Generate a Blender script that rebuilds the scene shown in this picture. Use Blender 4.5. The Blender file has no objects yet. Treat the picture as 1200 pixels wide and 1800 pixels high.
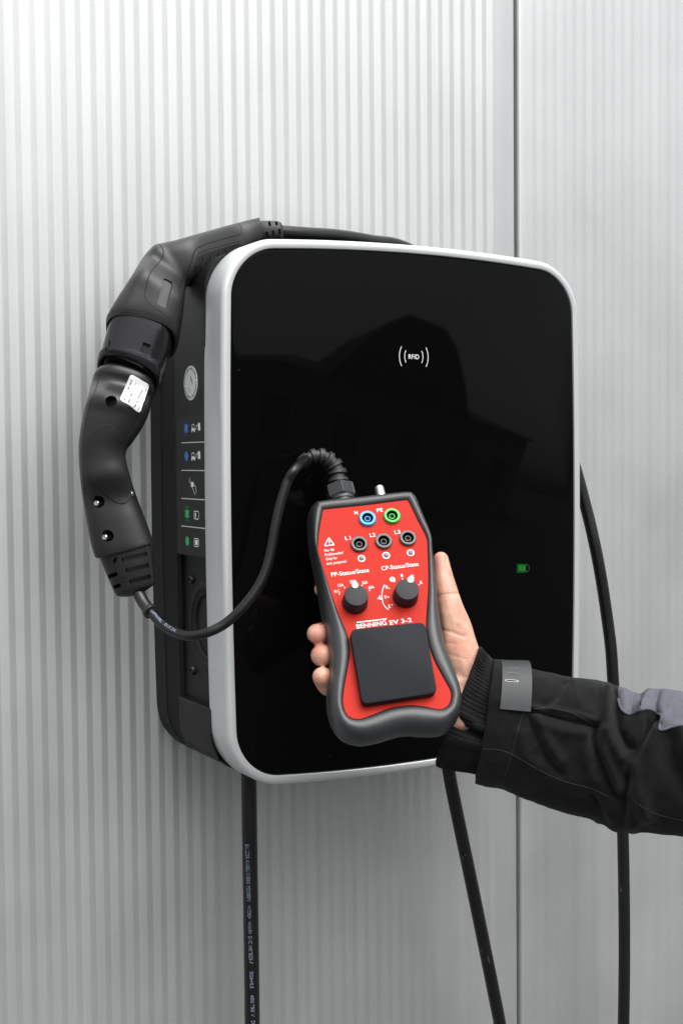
import bpy, bmesh, math, random
import numpy as np
from mathutils import Vector, Matrix, noise
from mathutils.bvhtree import BVHTree
from mathutils.geometry import delaunay_2d_cdt

random.seed(4)
SC = bpy.context.scene
COL = SC.collection

# ------------------------------------------------------------------ camera
F = 2286.0                                   # focal length in photograph pixels (1200 x 1800)
YAW, PITCH, ROLL = 0.51178113, -0.04297335, -0.00896189
CAM = Vector((0, 0, 1.40))
_f = Vector((math.sin(YAW) * math.cos(PITCH), math.cos(YAW) * math.cos(PITCH), math.sin(PITCH)))
_r0 = Vector((math.cos(YAW), -math.sin(YAW), 0))
_u0 = _r0.cross(_f)
AR = _r0 * math.cos(ROLL) + _u0 * math.sin(ROLL)
AU = -_r0 * math.sin(ROLL) + _u0 * math.cos(ROLL)
AF = _f
cd = bpy.data.cameras.new('camera')
co = bpy.data.objects.new('camera', cd)
COL.objects.link(co)
co.matrix_world = Matrix(((AR.x, AU.x, -AF.x, CAM.x), (AR.y, AU.y, -AF.y, CAM.y), (AR.z, AU.z, -AF.z, CAM.z), (0, 0, 0, 1)))
cd.sensor_fit = 'VERTICAL'; cd.sensor_height = 36; cd.sensor_width = 36
cd.lens = F / 1800 * 36
cd.clip_start = 0.02; cd.clip_end = 500
SC.camera = co

# ------------------------------------------------------------------ sky, sun, exposure
SUN_EL, SUN_AZ = math.radians(60), math.radians(174)
w = bpy.data.worlds.new('World'); SC.world = w; w.use_nodes = True
wn = w.node_tree
bg = wn.nodes['Background']
sky = wn.nodes.new('ShaderNodeTexSky'); sky.sky_type = 'NISHITA'; sky.sun_disc = False
sky.sun_elevation = SUN_EL; sky.sun_rotation = SUN_AZ
sky.air_density = 1.0; sky.dust_density = 4.0; sky.ozone_density = 1.0
hs = wn.nodes.new('ShaderNodeHueSaturation'); hs.inputs['Saturation'].default_value = 0.12
wn.links.new(sky.outputs[0], hs.inputs['Color']); wn.links.new(hs.outputs[0], bg.inputs[0])
bg.inputs[1].default_value = 0.11
sl = bpy.data.lights.new('sun', 'SUN'); sl.energy = 1.5; sl.angle = math.radians(60); sl.color = (1, 0.975, 0.94)
so = bpy.data.objects.new('sun', sl); COL.objects.link(so)
sd = Vector((math.sin(SUN_AZ) * math.cos(SUN_EL), math.cos(SUN_AZ) * math.cos(SUN_EL), math.sin(SUN_EL)))
so.rotation_euler = sd.to_track_quat('Z', 'Y').to_euler(); so.location = (0, -3, 6)
SC.view_settings.view_transform = 'Standard'; SC.view_settings.look = 'None'
SC.view_settings.gamma = 1; SC.view_settings.exposure = 1.0

# ------------------------------------------------------------------ geometry helpers
def ray(px, py):
    return AR * ((px - 600) / F) - AU * ((py - 900) / F) + AF
def PZ(px, py, z):                    # point at depth z along the view axis
    return CAM + ray(px, py) * z
def PY(px, py, Y):                    # point on the plane Y = const (parallel to the wall)
    d = ray(px, py); return CAM + d * (Y / d.y)
def PX(px, py, X):                    # point on the plane X = const (side faces of the charger)
    d = ray(px, py); return CAM + d * (X / d.x)
def PPL(px, py, P0, N):
    d = ray(px, py); return CAM + d * ((P0 - CAM).dot(N) / d.dot(N))
def proj(v):
    q = v - CAM; z = q.dot(AF)
    return (600 + F * q.dot(AR) / z, 900 - F * q.dot(AU) / z, z)

def catmull(pts, n, closed=False):
    P = [np.array(p, float) for p in pts]; m = len(P); out = []
    segs = m if closed else m - 1
    for i in range(segs):
        if closed: a, b, c, d = P[(i - 1) % m], P[i], P[(i + 1) % m], P[(i + 2) % m]
        else: a, b, c, d = P[max(i - 1, 0)], P[i], P[i + 1], P[min(i + 2, m - 1)]
        for k in range(n):
            t = k / n
            out.append(0.5 * (2 * b + (c - a) * t + (2 * a - 5 * b + 4 * c - d) * t * t + (3 * b - a - 3 * c + d) * t ** 3))
    if not closed: out.append(P[-1])
    return out

def resample(pts, n):
    P = np.array(pts, float); s = np.r_[0, np.cumsum(np.linalg.norm(np.diff(P, axis=0), axis=1))]
    t = np.linspace(0, s[-1], n)
    return np.stack([np.interp(t, s, P[:, k]) for k in range(P.shape[1])], 1)

class G:                               # a growing mesh
    def __init__(s): s.v = []; s.f = []
    def add(s, verts, faces):
        b = len(s.v); s.v += [tuple(v) for v in verts]; s.f += [tuple(i + b for i in f) for f in faces]; return s
    def loft(s, rings, cap0=True, cap1=True, closed=True):
        n = len(rings[0]); b = len(s.v)
        for r in rings: s.v += [tuple(p) for p in r]
        for i in range(len(rings) - 1):
            for j in range(n if closed else n - 1):
                k = (j + 1) % n
                s.f.append((b + i * n + j, b + i * n + k, b + (i + 1) * n + k, b + (i + 1) * n + j))
        if cap0: s.f.append(tuple(b + j for j in reversed(range(n))))
        if cap1: s.f.append(tuple(b + (len(rings) - 1) * n + j for j in range(n)))
        return s
    def lathe(s, prof, O, U, V, N, seg=32, cap0=True, cap1=True):
        rings = [[O + N * h + (U * math.cos(2 * math.pi * j / seg) + V * math.sin(2 * math.pi * j / seg)) * r for j in range(seg)] for r, h in prof]
        return s.loft(rings, cap0, cap1)
    def tube(s, path, r, seg=14, caps=True, shape=None):
        P = [Vector(p) for p in path]; n = len(P); rings = []; prev = None
        for i in range(n):
            t = (P[min(i + 1, n - 1)] - P[max(i - 1, 0)]).normalized()
            if prev is None:
                a = Vector((0, 0, 1)) if abs(t.z) < 0.9 else Vector((1, 0, 0))
                x = (a - t * a.dot(t)).normalized()
            else: x = (prev - t * prev.dot(t)).normalized()
            prev = x; y = t.cross(x)
            rr = r[i] if hasattr(r, '__len__') else r
            rings.append([P[i] + (x * math.cos(2 * math.pi * j / seg) + y * math.sin(2 * math.pi * j / seg)) * rr for j in range(seg)])
        return s.loft(rings, caps, caps)
    def box(s, c, U, V, N, hu, hv, hn):
        q = [c + U * (a * hu) + V * (b * hv) + N * (d * hn) for d in (-1, 1) for a, b in ((-1, -1), (1, -1), (1, 1), (-1, 1))]
        return s.add(q, [(3, 2, 1, 0), (4, 5, 6, 7), (0, 1, 5, 4), (1, 2, 6, 5), (2, 3, 7, 6), (3, 0, 4, 7)])
    def quad(s, pts): return s.add(pts, [tuple(range(len(pts)))])

def base(o):
    r = o
    while r.parent: r = r.parent
    return Vector(r.location)
def build(name, g, mat, parent=None, smooth=True, sharp=35, **props):
    me = bpy.data.meshes.new(name)
    v, f = (g.v, g.f) if isinstance(g, G) else g
    me.from_pydata([tuple(p) for p in v], [], f)
    bm = bmesh.new(); bm.from_mesh(me)
    bmesh.ops.remove_doubles(bm, verts=bm.verts, dist=1e-6)
    bmesh.ops.recalc_face_normals(bm, faces=bm.faces)
    bm.to_mesh(me); bm.free()
    return link(name, me, mat, parent, smooth, sharp, **props)
def link(name, me, mat, parent=None, smooth=True, sharp=35, **props):
    if smooth:
        me.polygons.foreach_set('use_smooth', [True] * len(me.polygons))
        if sharp: me.set_sharp_from_angle(angle=math.radians(sharp))
    o = bpy.data.objects.new(name, me); COL.objects.link(o)
    if mat: me.materials.clear(); me.materials.append(mat)
    if parent:
        me.transform(Matrix.Translation(-base(parent))); o.parent = parent
    for k, val in props.items(): o[k] = val
    return o
def thing(name, label, cat, loc, group=None):
    o = bpy.data.objects.new(name, None); COL.objects.link(o); o.location = loc
    o.empty_display_size = 0.05
    o['label'] = label; o['category'] = cat
    if group: o['group'] = group
    return o
def evaluated(o):
    dg = bpy.context.evaluated_depsgraph_get()
    return bpy.data.meshes.new_from_object(o.evaluated_get(dg))
def apply_mods(o):
    me = evaluated(o); mats = list(o.data.materials); old = o.data
    o.modifiers.clear(); o.data = me
    if not me.materials:
        for m in mats: me.materials.append(m)
    bpy.data.meshes.remove(old)
def cut(o, cutters, sharp=35):
    """boolean-subtract temporary G shapes (world coordinates) from object o"""
    L = base(o); tmp = []
    for g in cutters:
        me = bpy.data.meshes.new('tmp'); me.from_pydata([tuple(Vector(p) - L) for p in g.v], [], g.f)
        bm = bmesh.new(); bm.from_mesh(me); bmesh.ops.recalc_face_normals(bm, faces=bm.faces); bm.to_mesh(me); bm.free()
        c = bpy.data.objects.new('tmp', me); COL.objects.link(c); c.location = L; tmp.append(c)
        md = o.modifiers.new('b', 'BOOLEAN'); md.operation = 'DIFFERENCE'; md.object = c; md.solver = 'EXACT'
    bpy.context.view_layer.update()
    apply_mods(o)
    for c in tmp:
        m = c.data; bpy.data.objects.remove(c); bpy.data.meshes.remove(m)
    o.data.polygons.foreach_set('use_smooth', [True] * len(o.data.polygons))
    o.data.set_sharp_from_angle(angle=math.radians(sharp))
def bvh_of(o):
    L = base(o)
    return BVHTree.FromPolygons([tuple(v.co + L) for v in o.data.vertices], [tuple(p.vertices) for p in o.data.polygons])
def hit(bvh, px, py, off=0.0, zguess=1.05):
    d = ray(px, py).normalized()
    h = bvh.ray_cast(CAM, d)
    if h[0] is None: h = bvh.find_nearest(PZ(px, py, zguess))
    n = h[1] if h[1].dot(d) < 0 else -h[1]
    return h[0] + n * off, n
def in_poly(p, poly):
    x, y = p; c = False; n = len(poly)
    for i in range(n):
        x1, y1 = poly[i]; x2, y2 = poly[i - 1]
        if (y1 > y) != (y2 > y) and x < (x2 - x1) * (y - y1) / (y2 - y1) + x1: c = not c
    return c
def patch(bvh, poly, off, thick, step=4.0, zg=1.05):
    """a thin solid laid on the surface in the area of the outline poly"""
    n = len(poly)
    xs = [p[0] for p in poly]; ys = [p[1] for p in poly]
    pts = [Vector((p[0], p[1])) for p in poly]
    y = min(ys) + step / 2
    ctr = np.array(poly)
    while y < max(ys):
        x = min(xs) + step / 2
        while x < max(xs):
            if in_poly((x, y), poly) and np.min(np.hypot(ctr[:, 0] - x, ctr[:, 1] - y)) > step * 0.45: pts.append(Vector((x, y)))
            x += step
        y += step
    vs, es, fs, *_ = delaunay_2d_cdt(pts, [(i, (i + 1) % n) for i in range(n)], [list(range(n))], 1, 1e-4)
    top, bot = [], []
    for q in vs:
        p, nn = hit(bvh, q.x, q.y, 0, zg); top.append(p + nn * off); bot.append(p + nn * (off - thick))
    m = len(top); faces = [tuple(f) for f in fs] + [tuple(reversed([i + m for i in f])) for f in fs]
    cnt = {}
    for f in fs:
        for a, b in zip(f, list(f[1:]) + [f[0]]): cnt[(a, b)] = 1
    for (a, b) in list(cnt):
        if (b, a) not in cnt: faces.append((b, a, a + m, b + m))
    return G().add(top + bot, faces)
def line_on(bvh, pts, r, off=0.0, n=6, zg=1.05, seg=6):
    q = catmull(pts, n) if len(pts) > 2 else resample(pts, n)
    return G().tube([hit(bvh, p[0], p[1], off, zg)[0] for p in q], r, seg)

def verts_np(o):
    a = np.empty(len(o.data.vertices) * 3); o.data.vertices.foreach_get('co', a); return a.reshape(-1, 3)
def norms_np(o):
    a = np.empty(len(o.data.vertices) * 3); o.data.vertices.foreach_get('normal', a); return a.reshape(-1, 3)
def proj_np(a):
    q = a - np.array(CAM); z = q @ np.array(AF); return np.stack([600 + F * (q @ np.array(AR)) / z, 900 - F * (q @ np.array(AU)) / z], 1)
def d_poly(p, line):
    best = np.full(len(p), 1e9)
    for (x1, y1), (x2, y2) in zip(line[:-1], line[1:]):
        a = np.array((x1, y1)); d = np.array((x2 - x1, y2 - y1)); t = np.clip(((p - a) @ d) / (d @ d), 0, 1)
        best = np.minimum(best, np.linalg.norm(p - a - t[:, None] * d, axis=1))
    return best
def sculpt(o, strokes, offset=Vector((0, 0, 0))):
    """strokes: (polyline in view, width px, height m); acts along the normal on the side facing the viewer"""
    v = verts_np(o); n = norms_np(o); p = proj_np(v + np.array(offset)); face = np.clip(-(n @ np.array(AF)) * 2.5 + .4, 0, 1)
    d = np.zeros(len(v))
    for line, wd, h in strokes:
        q = [tuple(x) for x in catmull(line, 5)] if len(line) > 2 else line
        d += h * np.exp(-(d_poly(p, q) / wd) ** 2)
    v = v + n * (d * face)[:, None]
    o.data.vertices.foreach_set('co', v.ravel()); o.data.update()
def smooth_region(o, cx, cy, r, iters):
    me = o.data; v = verts_np(o); p = proj_np(v + np.array(base(o))); wgt = np.clip(1.3 - np.hypot(p[:, 0] - cx, p[:, 1] - cy) / r, 0, 1)
    e = np.array([tuple(x.vertices) for x in me.edges]); cnt = np.zeros(len(v)); np.add.at(cnt, e[:, 0], 1); np.add.at(cnt, e[:, 1], 1)
    for _ in range(iters):
        acc = np.zeros_like(v); np.add.at(acc, e[:, 0], v[e[:, 1]]); np.add.at(acc, e[:, 1], v[e[:, 0]])
        v = v + (acc / cnt[:, None] - v) * (0.6 * wgt)[:, None]
    me.vertices.foreach_set('co', v.ravel()); me.update()

# text as flat geometry
def text2d(s, size=1.0, bold=0.0, sx=1.0):
    cu = bpy.data.curves.new('t', 'FONT'); cu.body = s; cu.size = size; cu.offset = bold; cu.fill_mode = 'FRONT'; cu.resolution_u = 3
    o = bpy.data.objects.new('t', cu); COL.objects.link(o)
    bpy.context.view_layer.update()
    me = evaluated(o)
    v = [(p.co.x * sx, p.co.y) for p in me.vertices]; f = [tuple(p.vertices) for p in me.polygons]
    bpy.data.objects.remove(o); bpy.data.meshes.remove(me); bpy.data.curves.remove(cu)
    return v, f
CAPH = None
def text_fit(s, width=None, cap=None, bold=0.0, sx=None):
    """text scaled to a cap height and, if given, to a width; returns verts from baseline-left (0,0)"""
    global CAPH
    if CAPH is None:
        v, _ = text2d('H'); CAPH = max(p[1] for p in v)
    v, f = text2d(s, 1.0, bold)
    x0 = min(p[0] for p in v); x1 = max(p[0] for p in v)
    ky = (cap / CAPH) if cap else (width / (x1 - x0))
    kx = (width / (x1 - x0)) if width else ky * (sx or 1)
    return [((p[0] - x0) * kx, p[1] * ky) for p in v], f

# ------------------------------------------------------------------ materials
def mat(name, col, rough=0.5, metal=0.0, spec=0.5, bump=0.0, bscale=400, var=0.0, vscale=20, rvar=0.0, coat=0.0, sheen=0.0, sss=0.0, emit=None, estr=0.0):
    m = bpy.data.materials.new(name); m.use_nodes = True; nt = m.node_tree; b = nt.nodes['Principled BSDF']
    I = b.inputs
    I['Base Color'].default_value = (*col, 1); I['Roughness'].default_value = rough; I['Metallic'].default_value = metal
    I['Specular IOR Level'].default_value = spec
    if coat: I['Coat Weight'].default_value = coat; I['Coat Roughness'].default_value = 0.15
    if sheen: I['Sheen Weight'].default_value = sheen; I['Sheen Roughness'].default_value = 0.5
    if sss:
        I['Subsurface Weight'].default_value = sss; I['Subsurface Radius'].default_value = (1, 0.35, 0.2); I['Subsurface Scale'].default_value = 0.004
    if emit: I['Emission Color'].default_value = (*emit, 1); I['Emission Strength'].default_value = estr
    tc = nt.nodes.new('ShaderNodeTexCoord')
    def tex(scale, detail=3):
        t = nt.nodes.new('ShaderNodeTexNoise'); t.inputs['Scale'].default_value = scale; t.inputs['Detail'].default_value = detail
        nt.links.new(tc.outputs['Object'], t.inputs['Vector']); return t
    if bump:
        t = tex(bscale, 4); bp = nt.nodes.new('ShaderNodeBump'); bp.inputs['Strength'].default_value = bump; bp.inputs['Distance'].default_value = 0.001
        nt.links.new(t.outputs['Fac'], bp.inputs['Height']); nt.links.new(bp.outputs[0], I['Normal'])
    if var:
        t = tex(vscale, 5); r = nt.nodes.new('ShaderNodeMapRange'); r.inputs['From Min'].default_value = 0.3; r.inputs['From Max'].default_value = 0.7
        r.inputs['To Min'].default_value = 1 - var; r.inputs['To Max'].default_value = 1 + var
        mx = nt.nodes.new('ShaderNodeMix'); mx.data_type = 'RGBA'; mx.blend_type = 'MULTIPLY'; mx.inputs['Factor'].default_value = 1
        mx.inputs['A'].default_value = (*col, 1)
        nt.links.new(t.outputs['Fac'], r.inputs['Value']); nt.links.new(r.outputs[0], mx.inputs['B']); nt.links.new(mx.outputs['Result'], I['Base Color'])
    if rvar:
        t = tex(vscale * 1.7 + 5, 5); r = nt.nodes.new('ShaderNodeMapRange'); r.inputs['To Min'].default_value = rough - rvar; r.inputs['To Max'].default_value = rough + rvar
        nt.links.new(t.outputs['Fac'], r.inputs['Value']); nt.links.new(r.outputs[0], I['Roughness'])
    return m

M = {}
M['panel'] = mat('silver_cladding', (0.58*0.98, 0.58*1.01, 0.58*1.015), 0.60, 0.96, bump=0.10, bscale=2200, var=0.06, vscale=1300)
M['gap'] = mat('dark_gap', (0.02, 0.02, 0.02), 0.8)
M['plate'] = mat('black_plastic', (0.005, 0.005, 0.0054), 0.5, spec=0.2, bump=0.15, bscale=1500)
M['side'] = mat('anthracite_plastic', (0.0075, 0.0072, 0.0075), 0.45, spec=0.2, bump=0.12, bscale=1800, rvar=0.05)
M['lab'] = mat('label_film', (0.010, 0.0097, 0.010), 0.4, spec=0.25)
M['frame'] = mat('silver_paint', (0.62, 0.645, 0.655), 0.38, 0.5, bump=0.05, bscale=3500, var=0.05, vscale=1500)
M['glass'] = mat('black_glass', (0.002, 0.002, 0.0022), 0.04, spec=0.065)
M['white'] = mat('white_print', (0.82, 0.82, 0.82), 0.5)
M['whiteg'] = mat('grey_white_print', (0.60, 0.60, 0.60), 0.5)
M['blue'] = mat('blue_print', (0.05, 0.17, 0.55), 0.45)
M['green'] = mat('green_print', (0.02, 0.42, 0.13), 0.45)
M['led'] = mat('green_led', (0.0, 0.06, 0.005), 0.4, emit=(0.0, 0.55, 0.03), estr=0.08)
M['leddim'] = mat('green_led_edge', (0.0, 0.08, 0.01), 0.4, emit=(0.0, 0.3, 0.03), estr=0.06)
M['steel'] = mat('steel', (0.72, 0.72, 0.70), 0.25, 1.0)
M['blackscrew'] = mat('black_screw', (0.02, 0.02, 0.02), 0.3, 0.4)
M['grip'] = mat('grey_black_plastic', (0.020, 0.0194, 0.0202), 0.42, spec=0.42, bump=0.10, bscale=1400, rvar=0.06, var=0.06, vscale=60)
M['gripp'] = mat('finger_pad_rubber', (0.007, 0.007, 0.0075), 0.55, spec=0.25)
M['inlay'] = mat('inlay_plastic', (0.012, 0.0117, 0.0122), 0.42, spec=0.42, bump=0.1, bscale=2500)
M['gripd'] = mat('black_rubber_inlay', (0.018, 0.018, 0.019), 0.5, bump=0.1, bscale=1600)
M['shiny'] = mat('shiny_black_plastic', (0.012, 0.012, 0.0145), 0.2, rvar=0.04)
M['tplug'] = mat('test_plug_plastic', (0.014, 0.0136, 0.0142), 0.32, bump=0.10, bscale=1600, rvar=0.05)
M['seam'] = mat('seam_black', (0.004, 0.004, 0.004), 0.7)
M['cable'] = mat('black_cable_sheath', (0.0055, 0.0055, 0.006), 0.34, rvar=0.08, spec=0.45, var=0.1, vscale=40, bump=0.08, bscale=500)
M['cprint'] = mat('cable_print', (0.26, 0.33, 0.45), 0.6)
M['sticker'] = mat('paper_label', (0.80, 0.81, 0.82), 0.45)
M['ink'] = mat('black_ink', (0.04, 0.04, 0.045), 0.6)
M['inkg'] = mat('grey_ink', (0.25, 0.26, 0.28), 0.6)
M['red'] = mat('red_panel', (0.44, 0.020, 0.011), 0.52, spec=0.12, bump=0.12, bscale=3000, var=0.06, vscale=1100)
M['hous'] = mat('grey_rubber', (0.028, 0.030, 0.033), 0.36, spec=0.6, bump=0.22, bscale=2600, var=0.15, vscale=1500, rvar=0.06)
M['housd'] = mat('dark_rubber', (0.02, 0.02, 0.021), 0.5, bump=0.15, bscale=1300)
M['cover'] = mat('cover_plastic', (0.013, 0.0145, 0.018), 0.65, spec=0.18, bump=0.15, bscale=3500, var=0.18, vscale=1500)
M['knob'] = mat('knob_plastic', (0.013, 0.0135, 0.015), 0.55, spec=0.35, bump=0.12, bscale=1800)
M['dot'] = mat('pointer_grey', (0.36, 0.38, 0.38), 0.5)
M['sblue'] = mat('blue_socket', (0.02, 0.36, 0.75), 0.35)
M['sgreen'] = mat('green_socket', (0.02, 0.50, 0.05), 0.35)
M['sgrey'] = mat('grey_socket', (0.075, 0.075, 0.08), 0.4)
M['sdark'] = mat('socket_bore', (0.008, 0.008, 0.008), 0.5)
M['brass'] = mat('brass_contact', (0.16, 0.09, 0.045), 0.5, 0.5)
M['lens'] = mat('led_lens', (0.24, 0.17, 0.23), 0.2)
M['nick'] = mat('nickel', (0.80, 0.79, 0.74), 0.28, 0.9)
M['skin'] = mat('skin', (0.62, 0.37, 0.27), 0.42, spec=0.45, bump=0.3, bscale=900, sss=0.25)
M['nail'] = mat('nail', (0.56, 0.34, 0.25), 0.32, sss=0.15)
M['jacket'] = mat('black_twill', (0.0042, 0.0040, 0.0044), 0.8, spec=0.18, bump=0.5, bscale=2200, sheen=0.06, var=0.45, vscale=1100)
M['grey'] = mat('grey_twill', (0.098, 0.101, 0.119), 0.85, spec=0.2, bump=0.4, bscale=1600, var=0.15, vscale=1100)
M['knit'] = mat('black_knit', (0.006, 0.006, 0.0065), 0.85, spec=0.15, bump=0.9, bscale=1100, sheen=0.06)
M['strap'] = mat('strap_rubber', (0.038, 0.042, 0.044), 0.45, bump=0.1, bscale=3000)
M['thread'] = mat('stitch_thread', (0.016, 0.016, 0.017), 0.8)
M['rimg'] = mat('worn_rim', (0.16, 0.165, 0.17), 0.5)
M['asphalt'] = mat('asphalt', (0.055, 0.055, 0.055), 0.9, var=0.2, vscale=8, bump=0.3, bscale=80)
M['render'] = mat('beige_render', (0.36, 0.31, 0.22), 0.9, var=0.1, vscale=2)
M['tiles'] = mat('roof_tiles', (0.06, 0.045, 0.04), 0.8, var=0.2, vscale=4)
M['pane'] = mat('window_glass', (0.02, 0.025, 0.03), 0.08)
M['wframe'] = mat('window_frame', (0.6, 0.6, 0.58), 0.5)
def streaks(m):
    nt = m.node_tree; b = nt.nodes['Principled BSDF']; tc = [n for n in nt.nodes if n.type == 'TEX_COORD'][0]
    src = b.inputs['Base Color'].links[0].from_socket
    mp = nt.nodes.new('ShaderNodeMapping'); mp.inputs['Scale'].default_value = (70, 70, 1.3); nt.links.new(tc.outputs['Object'], mp.inputs['Vector'])
    t = nt.nodes.new('ShaderNodeTexNoise'); t.inputs['Scale'].default_value = 1; t.inputs['Detail'].default_value = 6; nt.links.new(mp.outputs[0], t.inputs['Vector'])
    t2 = nt.nodes.new('ShaderNodeTexNoise'); t2.inputs['Scale'].default_value = 7; t2.inputs['Detail'].default_value = 5; nt.links.new(tc.outputs['Object'], t2.inputs['Vector'])
    for tx, lo, hi in ((t, 0.965, 1.035), (t2, 0.965, 1.035)):
        r = nt.nodes.new('ShaderNodeMapRange'); r.inputs['From Min'].default_value = .3; r.inputs['From Max'].default_value = .7; r.inputs['To Min'].default_value = lo; r.inputs['To Max'].default_value = hi
        nt.links.new(tx.outputs['Fac'], r.inputs['Value'])
        mx = nt.nodes.new('ShaderNodeMix'); mx.data_type = 'RGBA'; mx.blend_type = 'MULTIPLY'; mx.inputs['Factor'].default_value = 1
        nt.links.new(src, mx.inputs['A']); nt.links.new(r.outputs[0], mx.inputs['B']); src = mx.outputs['Result']
    nt.links.new(src, b.inputs['Base Color'])
    rr_ = nt.nodes.new('ShaderNodeMapRange'); rr_.inputs['To Min'].default_value = .52; rr_.inputs['To Max'].default_value = .68
    nt.links.new(t2.outputs['Fac'], rr_.inputs['Value']); nt.links.new(rr_.outputs[0], b.inputs['Roughness'])
streaks(M['panel'])
# skin gets blotches of red
def skin_nodes():
    m = M['skin']; nt = m.node_tree; b = nt.nodes['Principled BSDF']; tc = [n for n in nt.nodes if n.type == 'TEX_COORD'][0]
    t = nt.nodes.new('ShaderNodeTexNoise'); t.inputs['Scale'].default_value = 45; t.inputs['Detail'].default_value = 6; t.inputs['Roughness'].default_value = 0.6
    nt.links.new(tc.outputs['Object'], t.inputs['Vector'])
    r = nt.nodes.new('ShaderNodeValToRGB'); e = r.color_ramp.elements
    e[0].position = 0.33; e[0].color = (0.54, 0.235, 0.175, 1); e[1].position = 0.66; e[1].color = (0.63, 0.40, 0.285, 1)
    nt.links.new(t.outputs['Fac'], r.inputs[0]); nt.links.new(r.outputs[0], b.inputs['Base Color'])
skin_nodes()

# ------------------------------------------------------------------ ground and the yard behind the camera
build('ground', G().quad([Vector((-120, -120, 0)), Vector((120, -120, 0)), Vector((120, 6, 0)), Vector((-120, 6, 0))]), M['asphalt'], smooth=False, kind='structure')
YW = 1.164                              # outer plane of the wall cladding
YG = 1.0                                # front of the charger's glass
def house():
    t = thing('house', 'beige house across the yard with half hipped gable and dark tiled roof', 'house', (9, -13, 0))
    X0, X1, Y0, Y1, ze = 1.0, 17.0, -13.0, -23.0, 3.3
    X, Y, Z = Vector((1, 0, 0)), Vector((0, 1, 0)), Vector((0, 0, 1))
    build('wall', G().box(Vector(((X0 + X1) / 2, (Y0 + Y1) / 2, ze / 2)), X, Y, Z, (X1 - X0) / 2, (Y0 - Y1) / 2, ze / 2), M['render'], t, False)
    g = G(); e = 0.4; ridge = 3.3
    a = [Vector((X0 - e, Y0 + e, ze)), Vector((X1 + e, Y0 + e, ze)), Vector((X1 + e, Y1 - e, ze)), Vector((X0 - e, Y1 - e, ze)), Vector((X0 + 2, -18, ridge + ze - 2.2)), Vector((X1 - 2, -18, ridge + ze - 2.2))]
    g.add(a, [(0, 1, 5, 4), (1, 2, 5), (2, 3, 4, 5), (3, 0, 4), (3, 2, 1, 0)])
    build('roof', g, M['tiles'], t, False)
    # cross gable
    gx0, gx1, top = 4.4, 11.8, 6.1
    g = G(); pr = [(gx0, ze - 0.05), (gx1, ze - 0.05), (gx1 - 1.0, ze + 1.3), (gx1 - 1.9, top - 0.5), (gx1 - 2.7, top), (gx0 + 2.7, top), (gx0 + 1.9, top - 0.5), (gx0 + 1.0, ze + 1.3)]
    g.loft([[Vector((x, -12.7, z)) for x, z in pr], [Vector((x, -18, z)) for x, z in pr]])
    build('gable', g, M['tiles'], t, False)
    for x in (2.2, 5.2, 8.2, 11.4, 14.4):
        f = build('window', G().box(Vector((x + 0.7, Y0 + 0.02, 1.65)), X, Y, Z, 0.68, 0.04, 0.72), M['wframe'], t, False)
        build('pane', G().box(Vector((x + 0.7, Y0 + 0.05, 1.65)), X, Y, Z, 0.6, 0.03, 0.64), M['pane'], f, False)
house()

# ------------------------------------------------------------------ wall of micro-ribbed metal panels
SEAMX = 0.94375 * YW / 1.25
PITCHR = 0.01412
def cladding():
    t = thing('cladding_wall', 'silver micro ribbed metal cladding wall behind the charger', 'wall', (SEAMX, YW, 0))
    zt = 4.2
    for k, x0 in enumerate((SEAMX - 2.0, SEAMX - 1.0, SEAMX, SEAMX + 1.0)):
        a, b = x0 + 0.0020, x0 + 1.0 - 0.0020
        prof = [(a, 0.026), (a, 0.0050), (a + 0.0005, 0.0026), (a + 0.0016, 0.0009), (a + 0.0030, 0.0002), (a + 0.0045, 0.0)]
        x = a + 0.011; amp = 0.00108 if k < 2 else 0.00032
        while x < b - 0.011 - PITCHR:
            p = PITCHR
            prof += [(x, 0.0), (x + 0.06 * p, -amp * .06), (x + 0.50 * p, -amp * .94), (x + 0.56 * p, -amp), (x + 0.62 * p, -amp * .92), (x + 0.95 * p, -amp * .08)]
            x += p
        prof += [(b - 0.004, 0.0), (b - 0.0022, 0.0006), (b - 0.0007, 0.0022), (b, 0.0045), (b, 0.026)]
        g = G().loft([[Vector((px, YW + dy, 0.0)) for px, dy in prof], [Vector((px, YW + dy, zt)) for px, dy in prof]], False, False, closed=False)
        build('cladding_panel', g, M['panel'], t, True, 20)
    build('backing', G().box(Vector((SEAMX, YW + 0.03, zt / 2)), Vector((1, 0, 0)), Vector((0, 1, 0)), Vector((0, 0, 1)), 2.0, 0.003, zt / 2), M['gap'], t, False)
cladding()

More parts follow.
